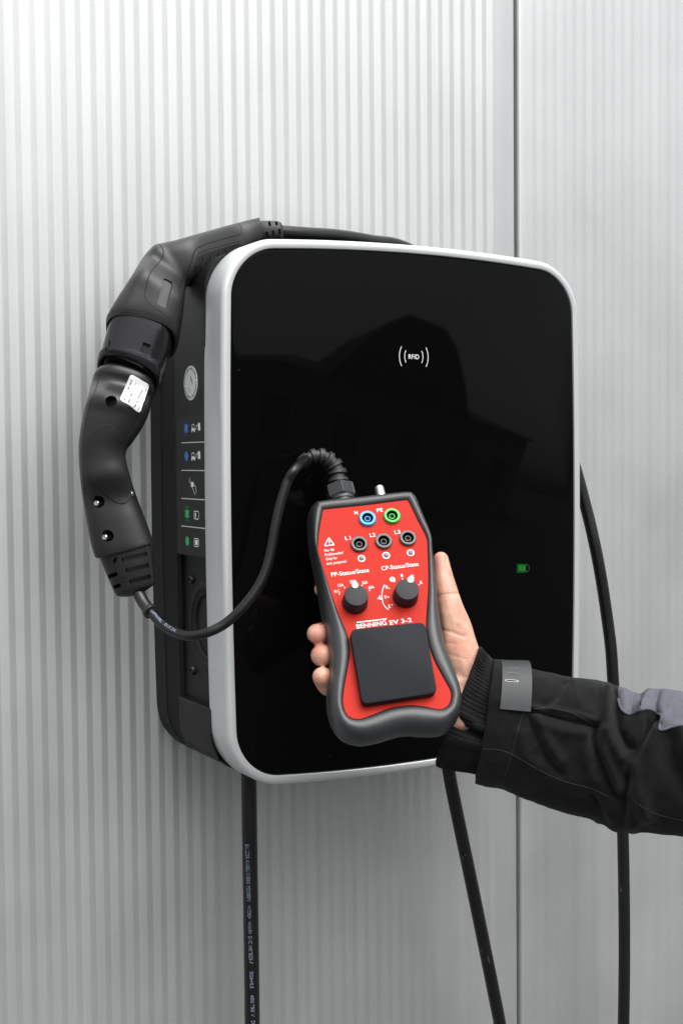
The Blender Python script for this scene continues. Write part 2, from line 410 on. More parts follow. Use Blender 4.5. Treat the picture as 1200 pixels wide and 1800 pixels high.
# ------------------------------------------------------------------ wall charger
GC = Vector((0.6392, 0, CAM.z - 0.0494)); GHW, GHH, GR, GBX, GBY = 0.1804, 0.2228, 0.0387, 0.0035, 0.0086
def rr(off, Y, hw=GHW, hh=GHH, R=GR, bx=GBX, by=GBY, c=GC, nc=14, ns=16):
    hw, hh, R = hw + off, hh + off, max(R + off, 0.002)
    pts = []
    cs = [(hw - R, hh - R, 0), (-(hw - R), hh - R, 90), (-(hw - R), -(hh - R), 180), (hw - R, -(hh - R), 270)]
    for i, (cx, cz, a0) in enumerate(cs):
        for k in range(nc + 1):
            a = math.radians(a0 + 90 * k / nc); pts.append((cx + R * math.cos(a), cz + R * math.sin(a)))
        nx, nz, na = cs[(i + 1) % 4]; a = math.radians(a0 + 90)
        p0 = (cx + R * math.cos(a), cz + R * math.sin(a)); p1 = (nx + R * math.cos(math.radians(na)), nz + R * math.sin(math.radians(na)))
        for k in range(1, ns): pts.append((p0[0] + (p1[0] - p0[0]) * k / ns, p0[1] + (p1[1] - p0[1]) * k / ns))
    out = []
    for x, z in pts:
        bxx = bx * (1 - (z / hh) ** 2) * (1 if x > 0 else -1) * min(1, abs(x) / (hw - R)) ** 3
        bzz = by * (1 - (x / hw) ** 2) * (1 if z > 0 else -1) * min(1, abs(z) / (hh - R)) ** 3
        out.append(Vector((c.x + x + bxx, Y, c.z + z + bzz)))
    return out
FO = 0.0083                              # frame is this much wider than the glass
FX = GC.x - GHW - GBX - FO               # left side face of the frame
YFB = 1.0375                             # back of the frame
YPF = 1.1059                             # front of the back plate
CH = thing('wall_charger', 'black and silver rounded wall charging box with black glass front', 'charger', (GC.x, YW, GC.z))
build('back_plate', G().loft([rr(FO, YW + 0.004), rr(FO, 1.1372), rr(FO - 0.0006, 1.1366), rr(FO - 0.0028, YPF + 0.003), rr(FO - 0.0055, YPF), rr(0.0, YPF)], True, True), M['plate'], CH)
FRM = build('frame', G().loft([rr(-0.004, 1.012), rr(-0.004, YFB), rr(FO - 0.0012, YFB), rr(FO - 0.0002, YFB - 0.0010), rr(FO, YFB - 0.003), rr(FO, 1.0035), rr(FO - 0.0004, 1.0015), rr(FO - 0.0013, 0.9998),
      rr(FO - 0.0028, 0.9990), rr(FO - 0.0046, 0.9987), rr(0.0012, 0.9989), rr(0.0006, 0.9991), rr(0.0003, 0.9996), rr(0.0003, 1.012), rr(-0.004, 1.012)], False, False), M['frame'], CH, sharp=50)
GL = build('glass_front', G().loft([rr(-0.0004, 1.010), rr(-0.0004, 1.0006), rr(-0.0007, 1.0002), rr(-0.0012, YG)], True, True), M['glass'], CH, sharp=60)
# body: core, side slab with the icons, lower ledge
SX = PX(309.5, 900, 1).x * 0 + PY(309.0, 880, YPF).x    # plane of the side panel
CXP = PY(325, 1100, YPF).x                              # plane of the recessed socket plate
ztop = GC.z + GHH + GBY - 0.004; zbot = GC.z - GHH - GBY + 0.004
zp0 = PX(333, 977.5, SX).z                              # lower edge of the side panel
zl1 = PX(333, 1231, SX).z                               # top of the lower ledge
xr = GC.x + GHW - 0.02
X_, Y_, Z_ = Vector((1, 0, 0)), Vector((0, 1, 0)), Vector((0, 0, 1))
BODY = build('body_core', G().box(Vector(((CXP + xr) / 2, (YFB + YPF) / 2 - 0.0, (ztop - 0.03 + zbot + 0.012) / 2)), X_, Y_, Z_, (xr - CXP) / 2, (YPF - YFB) / 2 + 0.004, (ztop - 0.03 - zbot - 0.012) / 2), M['side'], CH, False)
def slab(z0, z1, r0, r1, x0, x1):
    # profile in X-Z with rounded left corners, extruded along Y
    pr = [(x1, z1)]
    for k in range(9): a = math.radians(90 + 90 * k / 8); pr.append((x0 + r1 + r1 * math.cos(a), z1 - r1 + r1 * math.sin(a)))
    for k in range(9): a = math.radians(180 + 90 * k / 8); pr.append((x0 + r0 + r0 * math.cos(a), z0 + r0 + r0 * math.sin(a)))
    pr.append((x1, z0))
    return G().loft([[Vector((x, YFB - 0.004, z)) for x, z in pr], [Vector((x, YPF - 0.0012, z)) for x, z in pr], [Vector((x + (0.0008 if x < x1 else 0), YPF + 0.0005, z)) for x, z in pr]])
SIDE = build('side_panel', slab(zp0, ztop, 0.0012, 0.034, SX, CXP + 0.05), M['side'], CH)
LEDGE = build('lower_ledge', slab(zbot + 0.0, zl1, 0.036, 0.0015, SX, CXP + 0.05), M['side'], CH)
# label film on the side panel
def side(px, py, off=0.0): return PX(px, py, SX - off)
def side_poly(pts, off, th):
    a = [side(x, y, off) for x, y in pts]; b = [p + X_ * th for p in a]
    return G().loft([b, a], False, True)
zt_l = side(330, 731).z; y0l = side(316, 850).y
def side_rect(ya, yb, za, zb, off, th=0.0002, r=0.003):
    pr = []
    for cx, cz, a0 in ((yb - r, zb - r, 0), (ya + r, zb - r, 90), (ya + r, za + r, 180), (yb - r, za + r, 270)):
        for k in range(6): a = math.radians(a0 + 90 * k / 5); pr.append((cx + r * math.cos(a), cz + r * math.sin(a)))
    return G().loft([[Vector((SX - off + th, y, z)) for y, z in pr], [Vector((SX - off, y, z)) for y, z in pr]], False, True)
FILM = build('icon_label', side_rect(YFB - 0.002, side(312.5, 850).y, zp0 + 0.0008, zt_l, 0.0002), M['lab'], SIDE, False)
g = G()
for y1, y2 in ((778.4, 777.8), (826.7, 828.2), (876, 879.3), (924.4, 930.7)):
    a = side(319, y1, 0.0004); zc = a.z
    g.box(Vector((SX - 0.0004, (a.y + YFB - 0.003) / 2, zc)), X_, Y_, Z_, 0.0001, (a.y - YFB + 0.003) / 2, 0.00042)
build('divider_line', g, M['whiteg'], SIDE, False)
SOFF = 0.0005
def oval(g, px, py, rz, ry, seg=20):
    c = side(px, py, SOFF); g.quad([c + Vector((0, math.cos(2 * math.pi * k / seg) * ry, math.sin(2 * math.pi * k / seg) * rz)) for k in range(seg)])
def seg_px(g, pts, wpx):
    for (x1, y1), (x2, y2) in zip(pts[:-1], pts[1:]):
        a, b = side(x1, y1, SOFF), side(x2, y2, SOFF); d = (b - a).normalized(); n = Vector((0, -d.z, d.y)) * wpx * 0.00024
        g.quad([a - n, b - n, b + n, a + n])
def poly_px(g, pts): g.quad([side(x, y, SOFF) for x, y in pts])
def rays_(g, px, py):
    c = side(px, py, SOFF)
    for k in range(8):
        a = 2 * math.pi * k / 8 + math.pi / 8; d = Vector((0, math.cos(a), math.sin(a))); n = Vector((0, -d.z, d.y)) * 0.0004
        g.quad([c + d * 0.0052 - n, c + d * 0.0075 - n, c + d * 0.0075 + n, c + d * 0.0052 + n])
gb = G(); oval(gb, 327.5, 753, 0.0042, 0.0044); rays_(gb, 327.5, 753); oval(gb, 328, 802, 0.0042, 0.0044)
build('blue_lamp_symbol', gb, M['blue'], SIDE, False)
gg = G(); oval(gg, 329, 903, 0.0042, 0.0044); rays_(gg, 329, 903); oval(gg, 329.5, 951, 0.0042, 0.0044)
build('green_lamp_symbol', gg, M['green'], SIDE, False)
gw = G()
for dy in (0, 50.0):
    s = lambda pts: [(x, y + dy) for x, y in pts]
    poly_px(gw, s([(337, 752), (342.5, 752), (343, 757), (342.6, 760), (341.5, 760), (341.3, 757.5), (338.2, 757.5), (338, 760), (336.8, 760), (336.6, 756)]))
    seg_px(gw, s([(337.2, 751), (337.4, 747.5), (339.5, 745.5), (341.6, 747.5), (342, 751)]), 1.5)
    poly_px(gw, s([(348, 743.5), (352, 743), (352.4, 756.5), (348.3, 757)]))
    seg_px(gw, s([(348, 747), (345.5, 748), (345.2, 753), (343.5, 755.5)]), 1.6)
seg_px(gw, [(333, 840), (335, 846)], 1.2); seg_px(gw, [(332, 845), (334, 849)], 1.2)
poly_px(gw, [(335.5, 847), (340.5, 847.5), (340.7, 856), (335.7, 855.5)])
seg_px(gw, [(339, 851), (343.5, 854), (344.5, 859), (345, 866)], 1.4); seg_px(gw, [(337, 855), (339.5, 860), (341, 864), (343, 870)], 1.4)
for yb, full in ((906, 0.35), (954, 1.0)):
    seg_px(gw, [(341.4, yb - 7.5), (348.5, yb - 7), (349.7, yb - 3.5), (349.7, yb + 3), (348.5, yb + 6.8), (341.6, yb + 5.8), (341.4, yb - 7.8)], 1.5)
    poly_px(gw, [(343, yb - 4.8), (343 + 5 * full, yb - 4.5), (343 + 5 * full, yb + 4), (343, yb + 3.6)])
build('icon_print', gw, M['white'], SIDE, False)
# round inspection sticker
c = side(335.8, 673.3, 0.0)
def disc(c, r, off, th, seg=36): return G().lathe([(r, -th), (r, 0)], c - X_ * off, Y_, Z_, -X_, seg)
ST = build('round_sticker', disc(c, 0.0152, 0.0004, 0.0003), M['sticker'], SIDE, False)
g = G()
for k in range(40):
    a = 2 * math.pi * k / 40; d = Vector((0, math.cos(a), math.sin(a))); n = Vector((0, -d.z, d.y)) * (0.0005 + 0.0004 * random.random())
    if k % 10 == 9: continue
    g.quad([c - X_ * 0.0006 + d * 0.0118 - n, c - X_ * 0.0006 + d * 0.0137 - n, c - X_ * 0.0006 + d * 0.0137 + n, c - X_ * 0.0006 + d * 0.0118 + n])
for oz, oy, L in ((0.004, -0.002, 0.006), (0.0015, -0.003, 0.0075), (-0.006, 0.003, 0.005)):
    d = Vector((0, -0.6, -0.8)); n = Vector((0, 0.8, -0.6)) * 0.0006; q = c - X_ * 0.0006 + Vector((0, oy, oz))
    g.quad([q - d * L / 2 - n, q + d * L / 2 - n, q + d * L / 2 + n, q - d * L / 2 + n])
build('sticker_print', g, M['inkg'], ST, False)
# socket bay
sc_ = PX(366, 1100, CXP); sc_.y = min(sc_.y, YPF - 0.03)
RS = 0.038
build('socket_flange', G().lathe([(RS + 0.0015, -0.001), (RS + 0.0015, 0.0012), (RS, 0.0022), (RS - 0.004, 0.0022), (RS - 0.005, 0.0014), (RS - 0.0075, 0.001), (RS - 0.0085, -0.0005)], sc_, Y_, Z_, -X_, 48, True, False), M['side'], CH)
cut(BODY, [G().lathe([(RS - 0.009, -0.022), (RS - 0.009, 0.01)], sc_, Y_, Z_, -X_, 48)], 30)
build('socket_cup', G().lathe([(RS - 0.0082, 0.0009), (RS - 0.0095, 0.0012), (RS - 0.0105, 0.0004), (RS - 0.0110, -0.020), (0.012, -0.020), (0.012, -0.014), (0.004, -0.014)], sc_, Y_, Z_, -X_, 48, False, True), M['seam'], CH)
for px, py in ((338, 1018.5), (340.5, 1178)):
    q = PX(px, py, CXP)
    s_ = build('screw', G().lathe([(0.0042, 0.0), (0.0042, 0.0012), (0.0034, 0.0026), (0.0020, 0.0032), (0.0018, 0.0018)], q, Y_, Z_, -X_, 20), M['blackscrew'], CH)
# print on the glass
def on_glass(px, py, off=0.00015): return PY(px, py, YG - off)
g = G(); c0 = on_glass(727, 627)
v, f = text_fit('RFID', width=on_glass(736.3, 627).x - on_glass(717.7, 627).x, cap=on_glass(727, 623).z - on_glass(727, 631).z, bold=0.0)
wv = max(p[0] for p in v); hv = max(p[1] for p in v)
g.add([c0 + X_ * (x - wv / 2) + Z_ * (y - hv / 2) for x, y in v], f)
kx = (on_glass(736.3, 627).x - on_glass(717.7, 627).x) / 18.6; kz = (on_glass(727, 623).z - on_glass(727, 631).z) / 8
for s in (-1, 1):
    for xo, h in ((13.8, 10.5), (21.5, 17)):
        pts = []
        for k in range(13):
            t = -1 + 2 * k / 12; pts.append((s * (xo + 2.6 * (1 - t * t) * (h / 12)) , t * h))
        for a, b in zip(pts[:-1], pts[1:]):
            d = Vector((b[0] - a[0], 0, b[1] - a[1])).normalized(); n = Vector((-d.z, 0, d.x)) * 0.62 * kz
            A = c0 + X_ * a[0] * kx + Z_ * a[1] * kz; B = c0 + X_ * b[0] * kx + Z_ * b[1] * kz
            g.quad([A - n, B - n, B + n, A + n])
build('rfid_lettering', g, M['white'], GL, False)
bl = build('battery_indicator', G().quad([on_glass(x, y) for x, y in ((910.5, 993.5), (923.5, 993.7), (923.3, 1004), (910.4, 1004.2))]), M['led'], GL, False)
g = G(); pts = [(908.5, 992), (926, 992.3), (927, 994.5), (929.5, 995.5), (929.5, 1002), (927, 1003.2), (926, 1005.5), (908.3, 1006), (908.5, 992)]
for a, b in zip(pts[:-1], pts[1:]):
    A, B = on_glass(*a), on_glass(*b); d = (B - A).normalized(); n = Vector((-d.z, 0, d.x)) * 0.00025; g.quad([A - n, B - n, B + n, A + n])
build('battery_outline', g, M['leddim'], bl, False)

g = G(); rd = random.Random(11)
for k in range(16):
    q = on_glass(rd.uniform(420, 995), rd.uniform(470, 1330), 0.0001); r_ = rd.uniform(.00008, .00018); a = rd.uniform(0, 3)
    d = Vector((math.cos(a), 0, math.sin(a))) * r_; n_ = Vector((-math.sin(a), 0, math.cos(a))) * r_ * rd.uniform(.35, 1)
    g.quad([q - d, q - n_, q + d, q + n_])
build('dust', g, M['whiteg'], GL, False, kind='stuff')

# ------------------------------------------------------------------ lofts from cross sections
def ring_px(L, R, z, tau=0.0, ratio=1.0, ex=2.3, n=48, ax=None):
    """closed section whose edges are seen at L and R; depth = ratio * half width; tau leans the near side along the axis"""
    Lp, Rp = PZ(*L, z), PZ(*R, z); c = (Lp + Rp) / 2; W = (Rp - Lp) / 2; hw = W.length
    a = W.cross(AF).normalized() if ax is None else ax
    D = -AF * math.cos(tau) + a * math.sin(tau)
    out = []
    for j in range(n):
        t = 2 * math.pi * j / n; ct, st = math.cos(t), math.sin(t)
        x = abs(ct) ** (2 / ex) * (1 if ct >= 0 else -1); y = abs(st) ** (2 / ex) * (1 if st >= 0 else -1)
        out.append(c + W * x + D * (hw * ratio * y))
    return out
def loft_px(secs, n=48, sub=4):
    """secs: (Lx,Ly,Rx,Ry,z,tau,ratio,ex)"""
    q = catmull(secs, sub) if sub > 1 else [np.array(s, float) for s in secs]
    return [ring_px((s[0], s[1]), (s[2], s[3]), s[4], s[5], s[6], s[7], n) for s in q]

# ------------------------------------------------------------------ charging cable with its plug
def zY(px, py, Y): return proj(PY(px, py, Y))[2]
zt1 = zY(470, 405, 1.09); zt2 = zY(300, 470, 1.075); zt3 = zY(245, 580, 1.065); zt4 = zY(228, 650, 1.068)
CC = thing('charging_cable', 'thick black charging cable whose plug hangs at the top left of the box', 'charging cable', (0.42, 1.08, CAM.z + 0.1))
T = math.radians
secs = [(456, 383, 465, 430, zt1, 0, 0.9, 2.4), (420, 392, 434, 448, zt1 - .003, 0, .85, 2.4), (380, 403, 398, 468, (zt1 + zt2) / 2, 0, .8, 2.5), (340, 414.5, 364, 487, zt2 + .005, 0, .75, 2.5),
        (306, 424, 342, 497, zt2, T(4), .72, 2.5), (283, 429.5, 331, 502, zt2, T(8), .7, 2.5), (266, 437, 328, 509, zt2 - .002, T(14), .68, 2.5), (249, 456, 327, 518, zt2 - .004, T(20), .66, 2.5),
        (232, 486, 326, 530, zt3, T(26), .68, 2.6), (210, 525, 322, 552, zt3, T(32), .75, 2.7), (192, 558, 317, 582, zt3, T(35), .8, 2.7), (186.5, 570, 314, 597, zt3, T(36), .8, 2.7)]
rings = loft_px(secs, 56, 5)
for _ in range(3): rings = [rings[0]] + [[(a + b * 2 + c_) / 4 for a, b, c_ in zip(rings[i - 1], rings[i], rings[i + 1])] for i in range(1, len(rings) - 1)] + [rings[-1]]
rim = ring_px((187, 581), (311, 606), zt3, T(37), .8, 2.7, 56); rimi = ring_px((191, 580), (307, 604), zt3, T(37), .78, 2.7, 56); rin = ring_px((196, 560), (304, 585), zt3, T(37), .76, 2.7, 56)
GRIP = build('plug_housing', G().loft(rings + [rim, rimi, rin], True, True), M['grip'], CC, sharp=50)
smooth_region(GRIP, 318, 500, 45, 30)
sculpt(GRIP, [([(276, 437), (256, 470), (238, 505), (220, 545)], 9, .0012), ([(262, 433), (240, 465), (215, 512), (197, 548)], 8, -.0006)], base(GRIP))
bg_ = bvh_of(GRIP)
# recessed window in the side of the housing
def prism_cut(bv, poly, depth, up=0.01, zg=1.05, n=None):
    P = [hit(bv, x, y, 0, zg) for x, y in poly]; n = n or sum((q[1] for q in P), Vector()).normalized()
    return G().loft([[q[0] - n * depth for q in P], [q[0] + n * up for q in P]])
win = [(288, 490), (291, 489.5), (302, 495.5), (303.5, 499), (293, 539), (290, 541.5), (277, 534.5), (276, 531)]
cut(GRIP, [prism_cut(bg_, win, 0.0016)], 40)
for pts, r in (([(421, 412), (385, 422), (352, 432.5), (342, 442), (337, 458), (330, 475), (322, 502), (319.5, 515), (320.5, 523)], .0007), ([(421, 424), (385, 433), (355, 442), (348, 448), (342, 465), (333, 487)], .0006),
               ([(418, 393.5), (423, 397), (425, 403), (422, 411)], .0005), ([(281, 430.5), (286, 437), (287.5, 447), (283, 457), (272, 470), (263, 483), (258, 500), (254.5, 517), (256, 525), (263, 533), (283, 547), (302, 563)], .0006),
               ([(188, 569), (200, 558), (214, 549.5), (225, 548), (250, 553), (273, 562.5), (293, 576), (306, 590)], .0005)):
    build('seam_line', line_on(bg_, pts, r * 1.5, -r * 1.0), M['seam'], GRIP)
pad = patch(bg_, [(355, 446), (390, 436.5), (421, 428), (428, 432), (415, 443), (395, 455), (372, 471), (352, 483), (338, 488), (343, 468), (349, 452)], 0.0005, 0.0014, 5)
PAD = build('finger_grip', pad, M['gripp'], GRIP, sharp=30)
bpad = bvh_of(PAD)
for x, y in ((357, 452), (370, 448), (383.5, 444), (397, 440)):
    build('grip_rib', line_on(bpad, [(x, y), (x + 1, y + 8), (x - 2, y + 20)], 0.0009, 0.0002), M['gripp'], PAD)
# collar that receives the test plug, with a wider lip and two slots
zc1 = zt3; zc2 = zt4
secs = [(194, 566, 303, 592, zc1, T(37), .82, 2.6), (189, 583, 301, 612, zc1, T(36), .84, 2.6), (183, 605, 294, 637, zc2, T(35), .86, 2.6), (177.5, 626, 286, 660, zc2, T(34), .88, 2.6)]
rings = loft_px(secs, 56, 5)
lip = [ring_px((172, 634), (284, 669), zc2, T(34), .96, 2.6, 56), ring_px((170.5, 639), (283, 675), zc2, T(34), .97, 2.6, 56), ring_px((171.5, 645), (280, 681), zc2, T(34), .96, 2.6, 56), ring_px((175, 646), (276, 680), zc2, T(34), .92, 2.6, 56), ring_px((186, 628), (276, 658), zc2, T(34), .84, 2.6, 56)]
COLR = build('collar', G().loft(rings + [ring_px((176.5, 631), (285.5, 664), zc2, T(34), .89, 2.6, 56)] + lip, True, True), M['shiny'], CC, sharp=40)
bc = bvh_of(COLR)
cut(COLR, [prism_cut(bc, [(252, 601), (265, 606), (259, 624), (247, 618)], 0.010), prism_cut(bc, [(192.5, 599), (194.5, 598), (188, 615), (185, 617)], 0.009)], 40)
# ribbed cable gland with holes
secs = [(448, 391, 455, 430, zt1, 0, .9, 2.2), (462, 388.5, 468, 428, zt1, 0, 1, 2.2), (474, 388.5, 480, 427, zt1, 0, 1, 2.2), (486, 389, 491, 425, zt1, 0, 1, 2.2), (493, 391, 496, 423, zt1, 0, 1, 2.2), (496.5, 396, 498.5, 419, zt1, 0, 1, 2.2)]
GLD = build('cable_gland', G().loft(loft_px(secs, 40, 4)), M['gripd'], CC)
bgd = bvh_of(GLD)
cut(GLD, [prism_cut(bgd, [(x - 2, y - h), (x + 2.2, y - h), (x + 3.4, y + h), (x - 0.8, y + h)], 0.005) for x, y, h in ((473, 393.5, 4), (485, 393, 3.6), (468.5, 412, 4.5), (479.5, 409.5, 4.5), (490.5, 407, 4.5))], 40)
# the cable: over the top, behind the box, out at the right, a loop below and back into the underside
def yz(px, py, Y): return PY(px, py, Y)
RC = 0.0066
cp = [yz(488, 408, 1.09), yz(530, 411, 1.092), yz(590, 415, 1.10), yz(650, 424, 1.11), yz(720, 440, 1.125), yz(850, 520, 1.128), yz(950, 660, 1.13), yz(1003, 800, 1.125), yz(1028, 888, 1.118),
      yz(1042, 946, 1.112), yz(1055, 1012, 1.108), yz(1066, 1085, 1.105), yz(1073, 1140, 1.102), yz(1077, 1200, 1.1), yz(1084, 1290, 1.1), yz(1090, 1390, 1.1), yz(1094, 1470, 1.1), yz(1096.5, 1640, 1.1), yz(1095, 1800, 1.1),
      yz(1088, 2050, 1.1), yz(1050, 2260, 1.1), yz(1000, 2320, 1.1), yz(950, 2260, 1.095), yz(918, 2020, 1.09), yz(878, 1800, 1.085), yz(838, 1600, 1.08), yz(808, 1455, 1.075), yz(789, 1360, 1.07), yz(784, 1310, 1.07)]
CBL = build('cable', G().tube([Vector(p) for p in catmull([tuple(p) for p in cp], 8)], RC, 20), M['cable'], CC)

bcb = bvh_of(CBL)
for pts in ([(846, 1668), (847.5, 1673)], [(845, 1686), (846, 1691)], [(857, 1681), (859, 1690), (860.5, 1693)], [(812, 1505), (813, 1512)], [(868, 1792), (871, 1796)], [(1090, 1560), (1091, 1568)], [(826, 1610), (829, 1614)]):
    build('scuff', line_on(bcb, pts, .00028, -.0001, 3, 1.2), M['rimg'], CBL)
# mains cable below the box
SU = thing('supply_cable', 'straight black mains cable with pale print below the box, nearest the left edge', 'cable', tuple(yz(440, 2000, 1.1)))
cp = [yz(437, 1330, 1.09), yz(437.5, 1370, 1.1), yz(438.5, 1450, 1.1), yz(440, 1550, 1.1), yz(442, 1680, 1.1), yz(443.5, 1800, 1.1), yz(446, 2000, 1.1), yz(450, 2400, 1.11)]
SUC = build('sheath', G().tube([Vector(p) for p in catmull([tuple(p) for p in cp], 8)], 0.0072, 24), M['cable'], SU)
bs = bvh_of(SUC); g = G()
for s, ya, yb in (('BALZER KABELWERK MEISSEN', 1484, 1584), ('<VDE>', 1592, 1615), ('<HAR>', 1620, 1642), ('EVC H07BZ5-F', 1646, 1694), ('5G6+0,5', 1708, 1737), ('450/750 V', 1749, 1787), ('DIN VDE 0285', 1794, 1850)):
    v, f = text_fit(s, width=yb - ya, cap=6.0, bold=0.0)
    g.add([hit(bs, 431.2 + (ya + x - 1484) * 0.034 + y, ya + x, 0.0001)[0] for x, y in v], f)
build('lettering', g, M['cprint'], SUC, False)

# ------------------------------------------------------------------ test plug with its lead
TP = thing('test_plug', 'black test plug with white rating label mated into the charging plug', 'plug', tuple(PZ(200, 840, zt4)))
za = zt4; zb = zY(180, 800, 1.062); zc = zY(215, 960, 1.058)
secs = [(186, 622, 272, 655, za, T(33), .84, 2.5), (183, 640, 268, 676, za, T(32), .84, 2.5)]
nz = loft_px(secs, 56, 4)
build('plug_nose', G().loft(nz), M['shiny'], TP)
secs = [(181, 650, 270, 678, za, T(30), .74, 2.5), (174, 654, 271, 683, za, T(29), .80, 2.5), (165, 664, 269.5, 694, za, T(27), .82, 2.5), (160, 683, 266, 708, za, T(24), .80, 2.5), (154, 706, 260, 728, zb, T(20), .78, 2.5), (147, 730, 250, 749, zb, T(15), .78, 2.4), (141.5, 764, 234, 774, zb, T(9), .82, 2.4),
        (139.5, 788, 223, 789, zb, T(4), .85, 2.4), (140, 812, 221, 806, zb, 0, .85, 2.4), (142.5, 845, 227, 832, zb, T(-3), .82, 2.4), (146, 872, 238, 868, zc, T(-5), .74, 2.4), (152, 908, 251, 903, zc, T(-7), .70, 2.5), (160, 950, 264, 938, zc, T(-8), .68, 2.6), (166, 972, 268.5, 951, zc, T(-8), .67, 2.7), (169, 978.5, 267, 954.5, zc, T(-8), .65, 2.7), (173, 979.5, 263.5, 956, zc, T(-8), .6, 2.7)]
TB = build('plug_body', G().loft(loft_px(secs, 64, 5)), M['tplug'], TP, sharp=50)
bt = bvh_of(TB)
def cone_cut(bv, px, py, r0, r1, depth, dirv=None, seg=20):
    p, n = hit(bv, px, py); n = dirv or n
    u = n.orthogonal().normalized(); v_ = n.cross(u)
    return G().lathe([(r1, -depth), (r0, 0.0), (r0, 0.006)], p, u, v_, n, seg)
cut(TB, [cone_cut(bt, 195.5, 705, .0049, .0049, .02), cone_cut(bt, 173.5, 882, .0052, .004, .010, (-AF * .8 - AR * .45).normalized()), cone_cut(bt, 189, 942, .0052, .004, .010, (-AF * .8 - AR * .45).normalized())], 40)
for px, py in ((168.5, 884.5), (183, 944.5)):
    p, n = hit(bt, px, py); n = (-AF * .85 - AR * .35).normalized(); u = n.orthogonal().normalized(); v_ = n.cross(u)
    build('screw', G().lathe([(.0025, -.006), (.0025, .0002), (.0020, .0009), (.0011, .0009), (.0010, -.0003)], p - n * .0012, u, v_, n, 18), M['steel'], TB)
p, n = hit(bt, 232.5, 868); u = n.orthogonal().normalized()
build('screw', G().lathe([(.0024, -.003), (.0024, .0006), (.0016, .0012)], p, u, n.cross(u), n, 18), M['steel'], TB)
inl = [(183, 748), (193, 748.3), (202, 752.5), (208, 762), (217, 775), (220, 784), (219, 800), (219.5, 812), (223, 826), (228, 843), (231, 858), (228.5, 872), (223, 882), (215, 885), (205, 882.5), (195, 876), (185, 867), (172, 854), (155.5, 843), (155, 820), (155, 787), (158.5, 770), (167.5, 757), (176, 750.5)]
inl = [tuple(p) for p in catmull(inl, 3, True)]
build('grip_inlay', patch(bt, inl, 0.0011, 0.0018, 6), M['inlay'], TB, sharp=30)
build('seam_line', line_on(bt, inl + [inl[0]], 0.0007, 0.0003, 1), M['seam'], TB)
build('seam_line', line_on(bt, [(176.5, 655), (170, 680), (160, 708), (153, 735), (148.5, 765), (147, 800), (148, 850), (151, 880), (159, 920), (168, 960), (171, 975)], 0.0004, -.0001), M['seam'], TB)
# rating label
lab = [(212, 702), (212.5, 698), (228, 662), (231, 659), (234, 659.5), (258.5, 674), (261.5, 677.5), (261, 681), (247.5, 722), (245, 724.5), (241.5, 723.5), (215, 705.5)]
LB = build('rating_label', patch(bt, lab, 0.0004, 0.0006, 4), M['sticker'], TB, sharp=30)
blb = bvh_of(LB); g = G(); gk = G()
O = np.array((212.0, 702.0)); U = np.array((18.0, -43.0)); V = np.array((33.0, 22.5))
def lab_text(g, s, u0, v0, wd, cap, bold):
    v, f = text_fit(s, width=wd, cap=cap, bold=bold); pts = []
    for x, y in v:
        q = O + U * (u0 + x) + V * (v0 - y); pts.append(hit(blb, q[0], q[1], 0.00012)[0])
    g.add(pts, f)
lab_text(gk, 'e', .06, .20, .07, .12, .03); lab_text(gk, 'E-MOBILE', .38, .19, .48, .10, .02)
lab_text(gk, 'max. 20A', .05, .42, .42, .10, .03); lab_text(g, '20010367', .55, .40, .34, .08, 0); lab_text(g, '3P + N + PE', .05, .55, .4, .08, .01); lab_text(g, '230/400 V~', .52, .54, .38, .08, 0)
lab_text(gk, 'Nur für Prüfzwecke', .06, .76, .72, .085, .02); lab_text(g, 'Typ 2 - IEC 62196', .06, .66, .6, .05, 0); lab_text(g, 'Made in Germany', .05, .93, .5, .055, .01); lab_text(gk, '8 22', .78, .92, .12, .06, .02)
arcp = [O + U * (.22 + .07 * math.cos(a)) + V * (.18 - .10 * math.sin(a)) for a in np.linspace(0, math.pi, 8)]
g.tube([hit(blb, q[0], q[1], 0.0001)[0] for q in arcp], 0.0001, 4)
build('label_print', g, M['inkg'], LB, False); build('label_heading', gk, M['ink'], LB, False)
# slotted strain relief
zd = zc
secs = [(174, 976, 266, 954, zd, 0, .62, 2.5), (178, 985, 268, 964, zd, 0, .62, 2.5), (186, 1005, 271, 990, zd, 0, .62, 2.5), (195, 1026, 273, 1012, zd, 0, .6, 2.5), (202, 1042, 273.5, 1022, zd, 0, .58, 2.5), (207, 1047.5, 272, 1026.5, zd, 0, .54, 2.5), (214, 1049, 267, 1031, zd, 0, .5, 2.4), (228, 1049, 257, 1038, zd, 0, .5, 2.2)]
SR = build('strain_relief', G().loft(loft_px(secs, 56, 4)), M['tplug'], TP, sharp=45)
bsr = bvh_of(SR)
def slot(x1, y1, x2, y2, hpx):
    d = np.array((x2 - x1, y2 - y1)); d = d / np.linalg.norm(d); n = np.array((-d[1], d[0])) * hpx
    return [(x1 - n[0], y1 - n[1]), (x2 - n[0], y2 - n[1]), (x2 + n[0], y2 + n[1]), (x1 + n[0], y1 + n[1])]
cut(SR, [prism_cut(bsr, slot(*s), 0.0075, 0.02, n=(-AF).copy()) for s in ((214, 984, 259.5, 973, 3.8), (221, 1003, 262.5, 993, 3.8), (228, 1022.5, 265, 1012.5, 3.6), (181, 995, 199.5, 988.5, 3.6), (191, 1014, 206.5, 1008.5, 3.4), (200, 1032.5, 212.5, 1028, 3.2))], 40)
p, n = hit(bsr, 216.5, 1017); u = n.orthogonal().normalized()
build('recycling_mark', G().lathe([(.0022, 0), (.0022, .0006), (.0016, .0006), (.0015, .0002), (.0007, .0002), (.0006, .0005)], p, u, n.cross(u), n, 16), M['tplug'], SR)
# lead: sleeve, ring, cable up to the tester's gland
zg = 0  # set below from the tester

